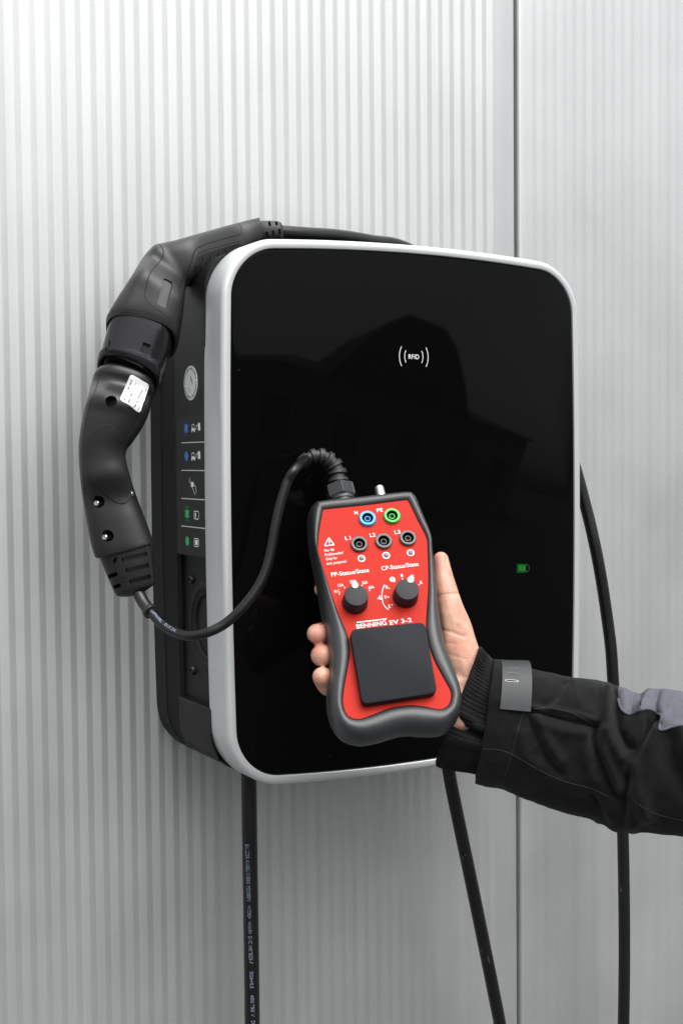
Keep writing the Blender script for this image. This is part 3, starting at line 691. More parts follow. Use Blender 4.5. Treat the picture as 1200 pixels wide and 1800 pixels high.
# ------------------------------------------------------------------ tester held in the hand
TILT, TYAW = math.radians(27), math.radians(7)
d0 = ray(670, 1080).normalized()
TN = (-d0 + AR * math.tan(TYAW) + AU * math.tan(TILT)).normalized()
z0 = 1.0
for _ in range(20):
    P0 = PZ(670, 1080, z0); z0 += (0.942 - PPL(620, 885, P0, TN).y) * 1.0
P0 = PZ(670, 1080, z0)
def Pn(px, py, n=0.0): return PPL(px, py, P0 + TN * n, TN)
TU = (Pn(651, 1005) - Pn(582.5, 1014)).normalized(); TV = TN.cross(TU).normalized()
KM = z0 / F                                            # metres per pixel at the tester
TS = thing('tester', 'red and grey handheld tester with sockets and two rotary knobs held in the hand', 'tester', tuple(P0 - TN * 0.02))
def loc(p): q = p - P0; return (q.dot(TU), q.dot(TV))
def at(u, v, n): return P0 + TU * u + TV * v + TN * n
pairs = [((567.5, 897.5), (550, 890)), ((572, 895), (562, 882.5)), ((640, 888), (640, 874)), ((711, 879), (712, 866.5)), ((716, 880.5), (729, 872.5)), ((719.5, 885), (735, 884)), ((734, 915), (744, 909)), ((749.3, 946), (757, 945)), ((751.3, 970), (759.5, 970)), ((752.3, 1005), (762, 1003)), ((752, 1040), (767, 1040)),
         ((749.5, 1075), (770.5, 1078)), ((748.5, 1103), (775, 1108)), ((752, 1130), (780.5, 1135)), ((762, 1160), (790, 1163)), ((780, 1194), (801, 1195)), ((790, 1212), (807.5, 1220)), ((792.5, 1224), (809, 1238)), ((789, 1238), (804, 1264)), ((781, 1245), (790, 1284)), ((770, 1247), (772, 1295)), ((745, 1242), (745, 1297)), ((723, 1240), (723, 1295)), ((703, 1241.5), (703, 1296)),
         ((683, 1245.5), (684, 1301)), ((660, 1254.5), (660, 1308.5)), ((637, 1263), (634, 1312.5)), ((623, 1264), (612, 1308)), ((612, 1259), (598, 1299)), ((605, 1247), (586, 1280)), ((602.5, 1231), (579, 1252)), ((605, 1208), (578.5, 1215)), ((612, 1170), (580.5, 1178)), ((615, 1148), (579, 1150)), ((613.5, 1127), (575, 1118)),
         ((606, 1105), (570, 1082)), ((590, 1067), (563, 1040)), ((572, 1012), (555.5, 1000)), ((560.5, 975), (549.5, 970)), ((558.3, 962), (547, 952)), ((560.5, 935), (545.5, 922)), ((564.5, 911), (546, 902))]
A = []; B = []
for a, b in pairs:
    A.append(loc(Pn(*a, 0.0))); nb = -0.008 - 0.010 * (b[1] - 870) / 430
    q = Pn(*b, nb); B.append((*loc(q), nb))
A = np.array(catmull(A, 4, True)); B = np.array(catmull(B, 4, True)); NBm = B[:, 2]; B = B[:, :2]
ctr = B.mean(0)
def tr(t, n, k=1.0):                                   # ring between inner and outer outline
    q = A + (B - A) * t; q = ctr + (q - ctr) * k
    out = []
    for i, (u, v) in enumerate(q):
        nn = n; dv = 0.0
        if t >= 0.9: dv = 0.42 * max(0.0, NBm[i] - n)
        out.append(at(u, v + dv, nn))
    return out
rings = [tr(0.0, -0.014), tr(0.0, -0.0006), tr(0.015, -0.0002), tr(0.05, 0.0007), tr(0.12, 0.0014), tr(0.25, 0.0021), tr(0.4, 0.0023), tr(0.55, 0.0016), tr(0.7, -0.0002), tr(0.82, -0.0028), tr(0.91, -0.0060), tr(0.965, -0.0095), tr(0.992, -0.0135), tr(1.0, -0.0175), tr(1.0, -0.0220), tr(1.0, -0.0228, .994), tr(1.0, -0.0234, .994)]
HS = build('upper_shell', G().loft(rings, True, False), M['hous'], TS, sharp=60)
rings = [tr(1.0, -0.0230, .99), tr(1.0, -0.0236, .997), tr(1.0, -0.0300, .998), tr(1.0, -0.0370, .985), tr(1.0, -0.0410, .955), tr(1.0, -0.0425, .90)]
build('lower_shell', G().loft(rings, False, True), M['housd'], TS, sharp=60)
RP = build('face_panel', G().loft([[at(u, v, -0.003) for u, v in A * 0.998 + A.mean(0) * .002], [at(u, v, 0.0) for u, v in A * 0.997 + A.mean(0) * 0.003]], True, True), M['red'], TS, smooth=False)
def rad(px): return px * KM
SOCK = ((646, 910, 'sblue'), (689, 905.5, 'sgreen'), (631.5, 955, 'sgrey'), (674.5, 950, 'sgrey'), (717, 944.5, 'sgrey'))
cut(RP, [G().lathe([(rad(15.4) * .66, -.006), (rad(15.4) * .66, .004)], Pn(x, y, .0026) - TN * .0026, TU, TV, TN, 30) for x, y, _ in SOCK], 30)
RP.data.polygons.foreach_set('use_smooth', [False] * len(RP.data.polygons))
def socket(px, py, mring, name):
    o = Pn(px, py, 0.0026) - TN * 0.0026; R = rad(15.4)
    s = build(name, G().lathe([(R, 0), (R, .0020), (R - .0005, .0027), (R * .70, .0027), (R * .66, .0024), (R * .655, -.004)], o, TU, TV, TN, 40, False, False), mring, TS, sharp=40)
    build('bore', G().lathe([(R * .645, .0020), (R * .645, -.0110), (R * .30, -.0110)], o, TU, TV, TN, 36, False, True), M['sdark'], s)
    build('inner_sleeve', G().lathe([(R * .36, -.0108), (R * .36, .0010), (R * .29, .0010), (R * .28, -.006)], o, TU, TV, TN, 32, False, False), mring, s)
    build('contact', G().lathe([(R * .27, -.0060), (R * .27, -.0030), (R * .17, -.0014), (R * .08, -.0020)], o, TU, TV, TN, 20, False, True), M['brass'], s)
    return s
for x, y, k in SOCK: socket(x, y, M[k], 'banana_socket')
for x, y in ((635, 981.8), (678.3, 976.5), (721.3, 971.8)):
    o = Pn(x, y, 0.0)
    l = build('indicator_lamp', G().lathe([(rad(4.4), 0), (rad(4.2), .0004), (rad(3.2), .0010), (rad(1.6), .0014)], o, TU, TV, TN, 20), M['lens'], TS)
    build('lamp_ring', G().lathe([(rad(6.9), .0001), (rad(6.9), .0003), (rad(5.0), .0003), (rad(5.0), .0001)], o, TU, TV, TN, 28, False, False), M['white'], l, sharp=30)
def knob(px, py, ptr):
    h = 0.0135; o = Pn(px, py, h) - TN * h; R = rad(20.5)
    k = build('rotary_knob', G().lathe([(R * 1.11, 0), (R * 1.10, .0015), (R * 1.01, h - .0008), (R * .985, h - .0001), (R * .95, h)], o, TU, TV, TN, 48), M['knob'], TS, sharp=40)
    p = Pn(*ptr, h); e = (p - (o + TN * h)); e = e - TN * e.dot(TN); e.normalize(); f = TN.cross(e)
    pts = [p + (e * math.cos(a) + f * math.sin(a)) * rad(6.2) for a in np.linspace(math.radians(55), math.radians(305), 22)] + [p + e * rad(10.5) - f * rad(1.6), p + e * rad(10.5) + f * rad(1.6)]
    build('pointer', G().loft([[q - TN * .0003 for q in pts], [q + TN * .0005 for q in pts]]), M['dot'], k, False)
knob(626, 1046, (623.8, 1029)); knob(715.5, 1035.5, (721.2, 1019.5))
def rpoly(c, r, n=6):
    out = []
    m = len(c)
    for i in range(m):
        p = np.array(c[i], float); a = np.array(c[i - 1], float) - p; b = np.array(c[(i + 1) % m], float) - p
        a = p + a / np.linalg.norm(a) * r; b = p + b / np.linalg.norm(b) * r
        for t in np.linspace(0, 1, n): out.append(tuple((1 - t) ** 2 * a + 2 * t * (1 - t) * p + t * t * b))
    return out
cv = [loc(Pn(x, y, .0085)) for x, y in rpoly([(614.5, 1106.5), (746.5, 1093), (768.5, 1217.5), (636.5, 1238)], 12)]
cc = np.mean(cv, 0)
def cring(k, n): return [at(*(cc + (np.array(q) - cc) * k), n) for q in cv]
build('cover_flap', G().loft([cring(.985, 0.0008), cring(1.0, 0.0016), cring(1.0, 0.0075), cring(.995, 0.0082), cring(.982, 0.0085)]), M['cover'], TS, sharp=50)

# print on the face panel
def ftext(g, s, px, py, w=None, cap=6.0, bold=0.0, sx=None, rot=0.0, n=0.00018):
    u, v = loc(Pn(px, py, n)); q, f = text_fit(s, width=w * KM if w else None, cap=cap * KM / math.cos(TILT), bold=bold, sx=sx); c, s_ = math.cos(rot), math.sin(rot)
    g.add([at(u + x * c - y * s_, v + x * s_ + y * c, n) for x, y in q], f)
def fline(g, pts, wpx, n=0.00018):
    q = [loc(Pn(x, y, n)) for x, y in pts]
    for (a, b), (c, d) in zip(q[:-1], q[1:]):
        L = math.hypot(c - a, d - b); nx, ny = -(d - b) / L * wpx * KM / 2, (c - a) / L * wpx * KM / 2
        g.quad([at(a - nx, b - ny, n), at(c - nx, d - ny, n), at(c + nx, d + ny, n), at(a + nx, b + ny, n)])
def fdot(g, px, py, r, n=0.00018):
    u, v = loc(Pn(px, py, n)); g.quad([at(u + math.cos(a) * r * KM, v + math.sin(a) * r * KM, n) for a in np.linspace(0, 2 * math.pi, 14)[:-1]])
g = G()
for s, x, y, w_ in (('N', 623.5, 904.6, 6), ('PE', 662.5, 900.3, 11.5), ('L1', 607, 949.3, 10), ('L2', 650.3, 944, 10.5), ('L3', 694, 938.8, 10.5)): ftext(g, s, x, y, w_, 6.6, 0.006)
build('socket_lettering', g, M['white'], RP, False)
g = G()
fline(g, [(577.6, 945), (587.3, 957.7), (570.3, 959.6), (577.6, 945), (587.3, 957.7)], 1.6); fline(g, [(578.2, 949), (578.9, 954.5)], 1.5); fdot(g, 579.1, 956.8, 0.9)
for s, x, y, w_ in (('Nur für', 570.5, 970, 18.5), ('Prüfzwecke!', 571.5, 977.5, 33), ('Only for', 573, 985.2, 21), ('test purpose!', 574, 993, 36.5)): ftext(g, s, x, y, w_, 4.8, 0.0)
build('warning_lettering', g, M['white'], RP, False)
g = G()
ftext(g, 'PP-Status/State', 582.8, 1013.8, 68.5, 7.2, 0.004); ftext(g, 'CP-Status/State', 671, 1002.8, 68, 7.2, 0.004)
for s, x, y, w_ in (('N.C.', 588, 1042.3, 11), ('13A', 594, 1031.8, 10.5), ('20A', 615, 1025.3, 10.5), ('32A', 636.3, 1027, 10.5), ('63A', 647.8, 1035.3, 10.5)): ftext(g, s, x, y, w_, 5.0, 0.0)
for x, y in ((605.6, 1032.7), (596.3, 1044.2), (649.3, 1037.8), (636, 1029.3)): fdot(g, x, y, 1.1)
for s, x, y, w_ in (('B', 704.8, 1014.2, 4), ('C', 724, 1016.5, 4.5), ('E', 738.5, 1026.6, 4), ('B', 677.8, 1034.5, 4), ('D', 676, 1052, 4.2), ('E', 683, 1068.5, 4)): ftext(g, s, x, y, w_, 5.2, 0.0)
for x, y in ((736, 1027.6), (683.3, 1034), (682.6, 1049.5), (688.8, 1063), (707, 1017.5)): fdot(g, x, y, 1.1)
fline(g, [tuple(p) for p in catmull([(675.6, 1027.5), (672, 1037), (671, 1047), (672.6, 1059), (677, 1067), (683, 1071.5)], 4)], 1.2)
for a in (0.4, 2.5, 4.6):
    x, y = 667, 1051; fline(g, [(x, y), (x + 3.6 * math.cos(a), y + 3.6 * math.sin(a)), (x + 3.3 * math.cos(a + .7), y + 3.3 * math.sin(a + .7)), (x, y)], 1.2)
fdot(g, 689.3, 1018.2, 5.0); fdot(g, 692.4, 1021.2, 2.0)
build('dial_lettering', g, M['white'], RP, False)
g = G(); ftext(g, 'A', 687.3, 1020.8, 4.2, 4.6, 0.0, n=.0003); build('dial_mark', g, M['ink'], RP, False)
g = G()
ftext(g, 'BENNING', 627, 1105.3, 53.5, 7.4, 0.004); ftext(g, 'EV 3-2', 685.3, 1098.2, 39.5, 7.0, 0.008); fline(g, [(626.3, 1094.2), (679.2, 1087.8)], 1.8)
build('brand_lettering', g, M['white'], RP, False)

# cable gland with hexagon nut, BNC connector on the top edge
gb0 = Pn(603.5, 886, -0.019)
GA = (TV * 1.0 - TU * 0.015).normalized(); GU = TU; GV = GA.cross(TU).normalized()
GB = build('gland_nut', G().lathe([(.0112, .0045), (.0128, .0060), (.0128, .0165), (.0118, .0178), (.0100, .0180)], gb0, GU * math.cos(.5) + GV * math.sin(.5), GV * math.cos(.5) - GU * math.sin(.5), GA, 6), M['hous'], TS, sharp=20)
build('gland_base', G().lathe([(.0095, -.004), (.0095, .0020), (.0105, .0022), (.0105, .0050)], gb0, GU, GV, GA, 24), M['hous'], TS)
g = G()
ang0 = .5 + math.pi / 6
nd = max(([GU * math.cos(.5 + math.pi / 6 + k * math.pi / 3) + GV * math.sin(.5 + math.pi / 6 + k * math.pi / 3) for k in range(6)]), key=lambda q: q.dot(TN))
tx = GA.cross(nd).normalized()
for k in range(11):
    g.box(gb0 + GA * .0113 + nd * (.0128 * math.cos(math.pi / 6)) + tx * ((k - 5) * .00085), tx, GA, nd, .00024, .0046, .0004)
build('nut_ribbing', g, M['hous'], GB, False)
bn = Pn(672.3, 882, -0.018)
BN = build('coax_connector', G().lathe([(.0041, -.004), (.0041, .0136), (.0038, .0146), (.0030, .0150), (.0026, .0148), (.0026, .0120)], bn, TU, GV, GA, 28), M['nick'], TS)
build('bayonet_pin', G().lathe([(.0008, 0), (.0008, .0012)], bn + GA * .0100 + TN * .0036, TU, GA, TN, 10), M['nick'], BN)

# lead of the test plug: bend protector at the tester and at the plug
nt_ = gb0 + GA * 0.0178; nz_ = proj(nt_)
zt = nz_[2]
bp_pts = [tuple(nt_ - GA * .003), tuple(nt_ + GA * .003), tuple(PZ(591, 826, zt + .004)), tuple(PZ(581, 811, zt + .004)), tuple(PZ(567, 802.5, zt + .002)), tuple(PZ(552, 801.5, zt)), tuple(PZ(539, 806.5, zt - .002)), tuple(PZ(529, 815, zt - .003))]
bp_path = resample(catmull(bp_pts, 12), 190)
m = len(bp_path); rad_ = []
for i in range(m):
    t = i / (m - 1); r0 = .0094 * (1 - t) + .0056 * t; ph = (t * 8.0) % 1.0
    ridge = 1.0 if ph < .46 else (0.74 if .52 < ph < .94 else (1.0 - (ph - .46) / .06 * .26 if ph <= .52 else .74 + (ph - .94) / .06 * .26))
    if t > .90: ridge = .98
    rad_.append(r0 * ridge)
build('bend_protector', G().tube([Vector(p) for p in bp_path], rad_, 24), M['gripd'], TS, sharp=30)
s0 = (246, 1042); zs = zd
lead = [PZ(238, 1030, zs), PZ(250, 1055, zs - .004), PZ(263, 1073, zs - .010), PZ(285, 1097, zs - .022), PZ(309, 1112, zs - .034), PZ(336, 1118, zs - .046), PY(366, 1111.5, .972), PY(396, 1096, .966), PY(424, 1071, .960), PY(450, 1038, .957), PY(467, 1004, .956), PY(477, 966, .956), PY(484, 926, .956), PY(493, 885, .956), PY(505, 847, .956), PY(520, 823, .956), Vector(bp_pts[-2])]
LEAD = build('lead', G().tube([Vector(p) for p in catmull([tuple(p) for p in lead], 10)], rad(9.0), 20), M['cable'], TP)
sl_ = [lead[0], lead[1], lead[2], lead[2] + (lead[3] - lead[2]) * .08]
build('lead_sleeve', G().tube([Vector(p) for p in catmull([tuple(p) for p in sl_], 6)], rad(11.5), 20), M['tplug'], TP)
dr = (lead[3] - lead[2]).normalized(); du = dr.orthogonal().normalized()
build('sleeve_ring', G().lathe([(rad(10), -.0020), (rad(14.5), -.0016), (rad(15), 0), (rad(14.5), .0016), (rad(10), .0020)], lead[2] + dr * .001, du, dr.cross(du), dr, 24), M['tplug'], TP)
bl_ = bvh_of(LEAD); g = G()
for s, (xa, ya), (xb, yb) in (('LAPPKABEL', (265.3, 1073.6), (284, 1094)), ('ÖLFLEX', (289, 1098), (308.5, 1110.6))):
    L = math.hypot(xb - xa, yb - ya); ux, uy = (xb - xa) / L, (yb - ya) / L
    v, f = text_fit(s, width=L, cap=4.4)
    g.add([hit(bl_, xa + ux * x + uy * (y - 1), ya + uy * x - ux * (y - 1), 0.00012)[0] for x, y in v], f)
build('lead_lettering', g, M['cprint'], LEAD, False)

# ------------------------------------------------------------------ person: hand, knit cuff, jacket sleeve
PE = thing('person', 'bare hand and forearm in a black jacket sleeve with grey patch, gripping the tester', 'person', tuple(PZ(1000, 1300, z0)))
def ico(sub=2):
    bm = bmesh.new(); bmesh.ops.create_icosphere(bm, subdivisions=sub, radius=1.0)
    v = [tuple(p.co) for p in bm.verts]; f = [tuple(q.index for q in p.verts) for p in bm.faces]; bm.free(); return v, f
IV, IF = ico(2)
hg = G()
def chain(pts, k=6):
    """pts: (Vector, radius in metres)"""
    q = catmull([(*p, r) for p, r in pts], k)
    for x, y, z, r in q: hg.add([(x + a * r, y + b * r, z + c * r) for a, b, c in IV], IF)
def H(px, py, n, r): return (Pn(px, py, n), r * KM)
fing = [
    [(700, 1075, -.064, 21), (655, 1052, -.066, 19.5), (612, 1040, -.062, 18), (580, 1036, -.050, 16), (565, 1036, -.037, 14.5)],
    [(705, 1118, -.066, 22), (655, 1108, -.070, 20.5), (606, 1108, -.066, 19), (571, 1111, -.050, 19), (558, 1114, -.033, 19.2), (557.5, 1115, -.022, 18.6)],
    [(708, 1158, -.066, 22), (660, 1152, -.069, 20.5), (612, 1150, -.065, 19), (577, 1151, -.050, 19.5), (565.5, 1152, -.034, 20.2), (566, 1152.5, -.023, 19.6)],
    [(708, 1196, -.064, 21), (665, 1196, -.066, 19), (622, 1198, -.060, 17), (592, 1205, -.047, 18), (577, 1207, -.036, 17.5), (570, 1197, -.029, 18.3), (566, 1189.5, -.023, 18)]]
for a, b in (((557.5, 1115, -.024, 18.4), (580, 1115, -.034, 18.4)), ((566, 1152, -.025, 19.4), (588, 1151, -.035, 19.4)), ((569, 1191.5, -.026, 18.6), (588, 1196, -.036, 20))): chain([H(*a), H(*b)], 6)
for ch in fing: chain([H(*p) for p in ch], 7)
chain([H(824, 1192, -.050, 38), H(806, 1140, -.040, 36), H(801, 1108, -.034, 31.5), H(792.5, 1072, -.026, 24.5), H(784.5, 1040, -.022, 21.5), H(778.5, 1008, -.020, 17.5), H(774.5, 983, -.018, 14.8)], 7)
for a, b in (((705, 1085, -.070, 27), (805, 1165, -.062, 40)), ((706, 1125, -.074, 30), (808, 1195, -.066, 44)), ((708, 1165, -.074, 30), (806, 1225, -.066, 44)), ((708, 1198, -.070, 27), (795, 1245, -.062, 44)), ((775, 1248, -.056, 42), (800, 1250, -.050, 44))):
    chain([H(*a), H(*b)], 9)
wz = proj(Pn(812, 1215, -.058))[2]
chain([(PZ(812, 1212, wz), 50 * KM), (PZ(850, 1238, wz + .004), 48 * KM), (PZ(900, 1262, wz + .002), 46 * KM), (PZ(1000, 1306, wz - .01), 46 * KM), (PZ(1150, 1340, wz - .035), 46 * KM)], 8)
me = bpy.data.meshes.new('hand'); me.from_pydata(hg.v, [], hg.f)
HAND = bpy.data.objects.new('hand', me); COL.objects.link(HAND)
md = HAND.modifiers.new('r', 'REMESH'); md.mode = 'VOXEL'; md.voxel_size = 0.0011
md = HAND.modifiers.new('s', 'SMOOTH'); md.factor = 0.5; md.iterations = 10
bpy.context.view_layer.update(); apply_mods(HAND)
sculpt(HAND, [([(766, 1049), (780, 1045), (805, 1043)], 2.0, -.0007), ([(768, 1052), (784, 1050), (803, 1047)], 1.6, -.0004), ([(775, 1106), (795, 1112), (815, 1119)], 3.0, -.0007), ([(775, 1128), (800, 1132)], 2.5, -.0003),
              ([(790, 1150), (815, 1158)], 2.5, -.0003), ([(808, 1095), (822, 1108), (830, 1128)], 6, .0006), ([(782, 1080), (788, 1130), (800, 1170)], 9, .0008),
              ([(541, 1118), (545, 1128), (552, 1133)], 2, -.0005), ([(785, 972), (783.5, 985), (786.5, 999)], 1.6, -.0006)])
me = HAND.data
me.polygons.foreach_set('use_smooth', [True] * len(me.polygons))
me.materials.clear(); me.materials.append(M['skin'])
me.transform(Matrix.Translation(-Vector(PE.location))); HAND.parent = PE
bh = bvh_of(HAND)
build('thumb_nail', patch(bh, [(784.5, 972.5), (786, 978), (787.3, 987), (787.6, 996), (785.8, 997), (783.6, 988), (782.2, 979), (782.6, 974)], 0.00012, 0.001, 2), M['nail'], HAND)

# knit cuff
zk = wz - .002
ns = 528
def cuff_ring(T_, B_, z, ratio, tau, amp, n=ns, bulge=0.0):
    r = ring_px(T_, B_, z, tau, ratio, 2.2, n)
    c = sum(r, Vector()) / n
    return [c + (p - c) * (1 + amp * (1.6 * abs(math.cos(44 * 2 * math.pi * j / n)) - 1)) for j, p in enumerate(r)]
secs = [(847, 1141, 786, 1316, zk, .60, 0), (843, 1137.5, 770, 1328, zk, .63, .010), (844, 1137, 765.5, 1338, zk, .655, .014), (848, 1141, 769, 1346.5, zk, .67, .014), (855, 1149, 786, 1351.5, zk, .68, .014), (862, 1157, 806, 1355, zk, .69, .014), (872, 1166, 828, 1358, zk, .69, .014), (890, 1175, 856, 1366, zk - .003, .69, .014), (915, 1182, 885, 1372, zk - .006, .69, .012)]
q = catmull(secs, 7)
rings = [cuff_ring((s[0], s[1]), (s[2], s[3]), s[4], s[5], T(-8), s[6]) for s in q]
inner = cuff_ring((850, 1146), (778, 1330), zk, .56, T(-8), 0); inner2 = cuff_ring((880, 1172), (836, 1350), zk, .56, T(-8), 0)
KC = build('knit_cuff', G().loft([inner2, inner] + rings, False, False), M['knit'], PE, sharp=None)
L = -Vector(PE.location)
sculpt(KC, [([(796, 1262), (812, 1279), (832, 1290), (856, 1297)], 6, -.006), ([(812, 1255), (840, 1276), (862, 1282)], 9, .003), ([(790, 1298), (820, 1304), (850, 1312)], 10, .003), ([(845, 1150), (838, 1190), (828, 1225)], 12, -.002)], -L)

# jacket sleeve
zj = wz - .006
secs = [(868, 1160, 835, 1371, zj, .66), (874, 1160, 836, 1377, zj, .68), (900, 1164, 857, 1382, zj - .002, .70), (928, 1174, 884, 1388, zj - .004, .71), (975, 1185, 926, 1404, zj - .009, .72), (1020, 1192.5, 975, 1423, zj - .014, .72), (1058, 1199, 1022, 1433, zj - .018, .72), (1086, 1206, 1052, 1447, zj - .022, .72), (1108, 1216, 1078, 1460, zj - .026, .72),
        (1126, 1221, 1104, 1461, zj - .030, .72), (1142, 1214, 1128, 1460, zj - .033, .72), (1165, 1213, 1152, 1463, zj - .037, .72), (1200, 1219, 1196, 1468, zj - .043, .72), (1260, 1232, 1262, 1478, zj - .055, .72), (1380, 1258, 1390, 1500, zj - .08, .72), (1520, 1290, 1530, 1530, zj - .11, .72)]
q = catmull(secs, 24)
rings = [ring_px((s[0], s[1]), (s[2], s[3]), s[4], T(-6), s[5], 2.2, 360) for s in q]
inn = [ring_px((878, 1172), (845, 1364), zj, T(-6), .62, 2.2, 360), ring_px((872, 1164), (839, 1371), zj, T(-6), .655, 2.2, 360)]
inn0 = ring_px((940, 1190), (905, 1380), zj - .005, T(-6), .62, 2.2, 360)
SL = build('sleeve', G().loft([inn0] + inn + rings, False, True), M['jacket'], PE, sharp=None)
sculpt(SL, [
    ([(1083, 1212), (1082, 1245), (1088, 1285), (1105, 1312)], 9, -.008), ([(1068, 1215), (1068, 1255), (1076, 1300), (1092, 1330)], 12, .006), ([(1150, 1258), (1135, 1285), (1122, 1310), (1106, 1345), (1096, 1395), (1092, 1440)], 9, -.008),
    ([(1128, 1250), (1122, 1280), (1112, 1320), (1100, 1350)], 12, .006), ([(1160, 1270), (1150, 1310), (1140, 1360), (1130, 1420)], 20, .006), ([(1112, 1345), (1120, 1390), (1140, 1430)], 12, .004),
    ([(1047, 1277), (1043, 1308), (1056, 1345), (1070, 1381), (1085, 1411)], 7, -.005), ([(1062, 1285), (1060, 1315), (1075, 1350), (1088, 1385)], 10, .005), ([(1030, 1290), (1030, 1330), (1045, 1372)], 11, .003),
    ([(930, 1250), (960, 1258), (1000, 1268), (1047, 1276)], 3.5, -.0035), ([(935, 1244), (965, 1247), (1005, 1254), (1042, 1268)], 5, .0025), ([(950, 1270), (990, 1285), (1030, 1290)], 9, .002),
    ([(925, 1252), (945, 1300), (960, 1335), (985, 1362)], 7, -.003), ([(945, 1262), (962, 1300), (985, 1335)], 10, .003), ([(915, 1290), (925, 1330), (950, 1352)], 10, .002),
    ([(990, 1200), (975, 1225), (955, 1240)], 8, -.0025), ([(1005, 1200), (995, 1228), (975, 1244)], 9, .0025), ([(1040, 1210), (1030, 1240), (1045, 1265)], 12, .002),
    ([(1175, 1300), (1185, 1350), (1210, 1390)], 16, -.005), ([(1195, 1285), (1210, 1330), (1235, 1370)], 14, .005), ([(1155, 1214), (1150, 1240), (1160, 1275)], 7, -.004), ([(1140, 1216), (1136, 1238), (1128, 1252)], 8, .004), ([(1112, 1222), (1110, 1240), (1108, 1254)], 6, -.002),
    ([(905, 1165), (918, 1185), (922, 1230)], 5, -.001), ([(960, 1390), (1000, 1405), (1040, 1415)], 12, -.003), ([(1040, 1400), (1052, 1425), (1062, 1450)], 8, -.003), ([(1090, 1440), (1110, 1450)], 10, .003)], -L)
# cloth irregularity
v = verts_np(SL); n = norms_np(SL)
ax_, bx_, cx_ = np.array(AR), np.array(AU), np.array(AF)
def wrk(p):
    a, b, c_ = p @ ax_, p @ bx_, p @ cx_; m_ = 0.5 + noise.noise(Vector((a * 22, b * 22, c_ * 22 + 3)))
    return (1 - abs(noise.noise(Vector(((a * .86 - b * .5) * 95, (a * .5 + b * .86) * 24, c_ * 24)))) * 2) ** 3 * max(0, m_)
dn = np.array([wrk(p) * .0012 * (0.25 + 0.75 * min(1, max(0, -1.6 * float(q_ @ cx_)))) + noise.noise(Vector(p) * 55.0) * .0011 + noise.noise(Vector(p) * 130.0 + Vector((5, 2, 1))) * .0004 for p, q_ in zip(v, n)])
SL.data.vertices.foreach_set('co', (v + n * dn[:, None]).ravel()); SL.data.update()
bsl = bvh_of(SL)
zz = z0
gp = [(1084, 1190), (1300, 1190), (1300, 1255), (1262, 1288), (1200, 1275), (1178, 1278), (1159, 1283), (1160, 1272), (1163, 1259), (1152, 1252), (1140, 1246.5), (1126, 1247.5), (1112, 1255.5), (1102, 1255), (1092, 1246), (1087, 1230)]
def surface_patch(o, poly, off):
    v = verts_np(o) + np.array(base(o)); n = norms_np(o); p = proj_np(v); ins = np.array([in_poly(q, poly) for q in p])
    me = o.data; g = G(); mp = {}; edges = {}
    for f in me.polygons:
        vs = list(f.vertices)
        if all(ins[k] for k in vs):
            for k in vs:
                if k not in mp: mp[k] = len(mp)
            g.f.append(tuple(mp[k] for k in vs))
            for a, b in zip(vs, vs[1:] + vs[:1]): edges[(a, b)] = 1
    top = [None] * len(mp); bot = [None] * len(mp)
    for k, i_ in mp.items(): top[i_] = tuple(v[k] + n[k] * off); bot[i_] = tuple(v[k] - n[k] * 0.0006)
    m_ = len(top); g.v = top + bot
    for (a, b) in edges:
        if (b, a) not in edges: g.f.append((mp[b], mp[a], mp[a] + m_, mp[b] + m_))
    return g
GP = build('grey_patch', surface_patch(SL, gp, 0.0007), M['grey'], PE, sharp=50)
build('hem', line_on(bsl, gp[4:] + [gp[0]][:0], 0.0011, 0.0006, 4, zz, 8), M['grey'], GP)
def stitch(pts, r=.00032): return line_on(bsl, pts, r, 0.00012, 6, zz, 5)
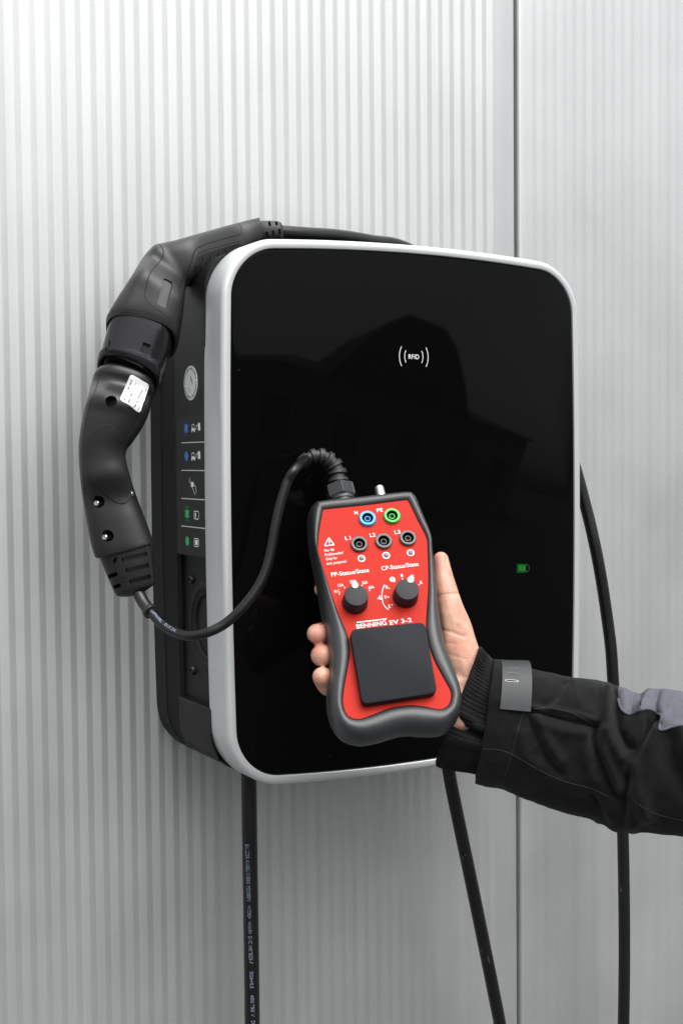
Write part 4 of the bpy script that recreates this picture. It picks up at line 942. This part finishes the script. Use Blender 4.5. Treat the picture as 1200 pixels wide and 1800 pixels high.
for pts in ([(921, 1246), (912, 1275), (900, 1320), (887, 1366), (881, 1384)], [(849, 1317), (875, 1318), (901, 1327), (935, 1347), (970, 1365), (1003, 1377), (1035, 1385), (1060, 1396), (1085, 1409)], [(1097, 1392), (1120, 1412), (1142, 1427), (1170, 1436), (1215, 1446)], [(930, 1249), (960, 1258.5), (1000, 1269), (1047, 1277)], [(936, 1246), (965, 1245), (1000, 1252), (1022, 1262), (1046, 1275)], [(1100, 1250), (1110, 1256.5), (1124, 1251), (1138, 1249), (1152, 1255)]):
    build('stitching', stitch(pts), M['thread'], SL)
# closure strap
def strap():
    outer, inner_ = [], []
    for k in range(7):
        f = k / 6; Tq = (879 + 50 * f, 1160.5 + 1.0 * f); Bq = (849 + 55 * f, 1377 + 11 * f); z = zj - .002 - .004 * f
        Tp, Bp = PZ(*Tq, z), PZ(*Bq, z); c = (Tp + Bp) / 2; W = (Bp - Tp) / 2; hw = W.length
        ro, ri = [], []
        for m_ in range(25):
            th = math.radians(212 - (212 - 106.5) * m_ / 24); x, y = math.cos(th), math.sin(th)
            x = abs(x) ** (2 / 2.2) * (1 if x > 0 else -1); y = abs(y) ** (2 / 2.2) * (1 if y > 0 else -1)
            for lst, kk in ((ro, 1.0), (ri, .968)): lst.append(c + W * (x * kk) - AF * (hw * .735 * y * kk))
        outer.append(ro); inner_.append(ri)
    g = G(); rings = [o + list(reversed(i_)) for o, i_ in zip(outer, inner_)]
    return g.loft(rings, True, True)
STP = build('cuff_strap', strap(), M['strap'], PE, sharp=40)
bst = bvh_of(STP)
for (x1, y1, x2, y2), r in (((890, 1196, 907, 1197.5), .0016), ((894, 1183.5, 908, 1184.2), .0009), ((897, 1175.3, 907.5, 1175.8), .0009)):
    a = [(x1, y1 - r * 900), (x2, y2 - r * 900)]; b = [(x2, y2 + r * 900), (x1, y1 + r * 900)]
    loop = [a[0], a[1], (x2 + r * 1900, y2), b[0], b[1], (x1 - r * 1900, y1), a[0]]
    build('slot_rim', line_on(bst, [tuple(p) for p in catmull(loop, 3)], .0003, .0001, 1), M['whiteg' if r > .001 else 'rimg'], STP)
    build('slot', line_on(bst, [(x1, y1), (x2, y2)], r * .55, -r * .2, 4), M['seam'], STP)
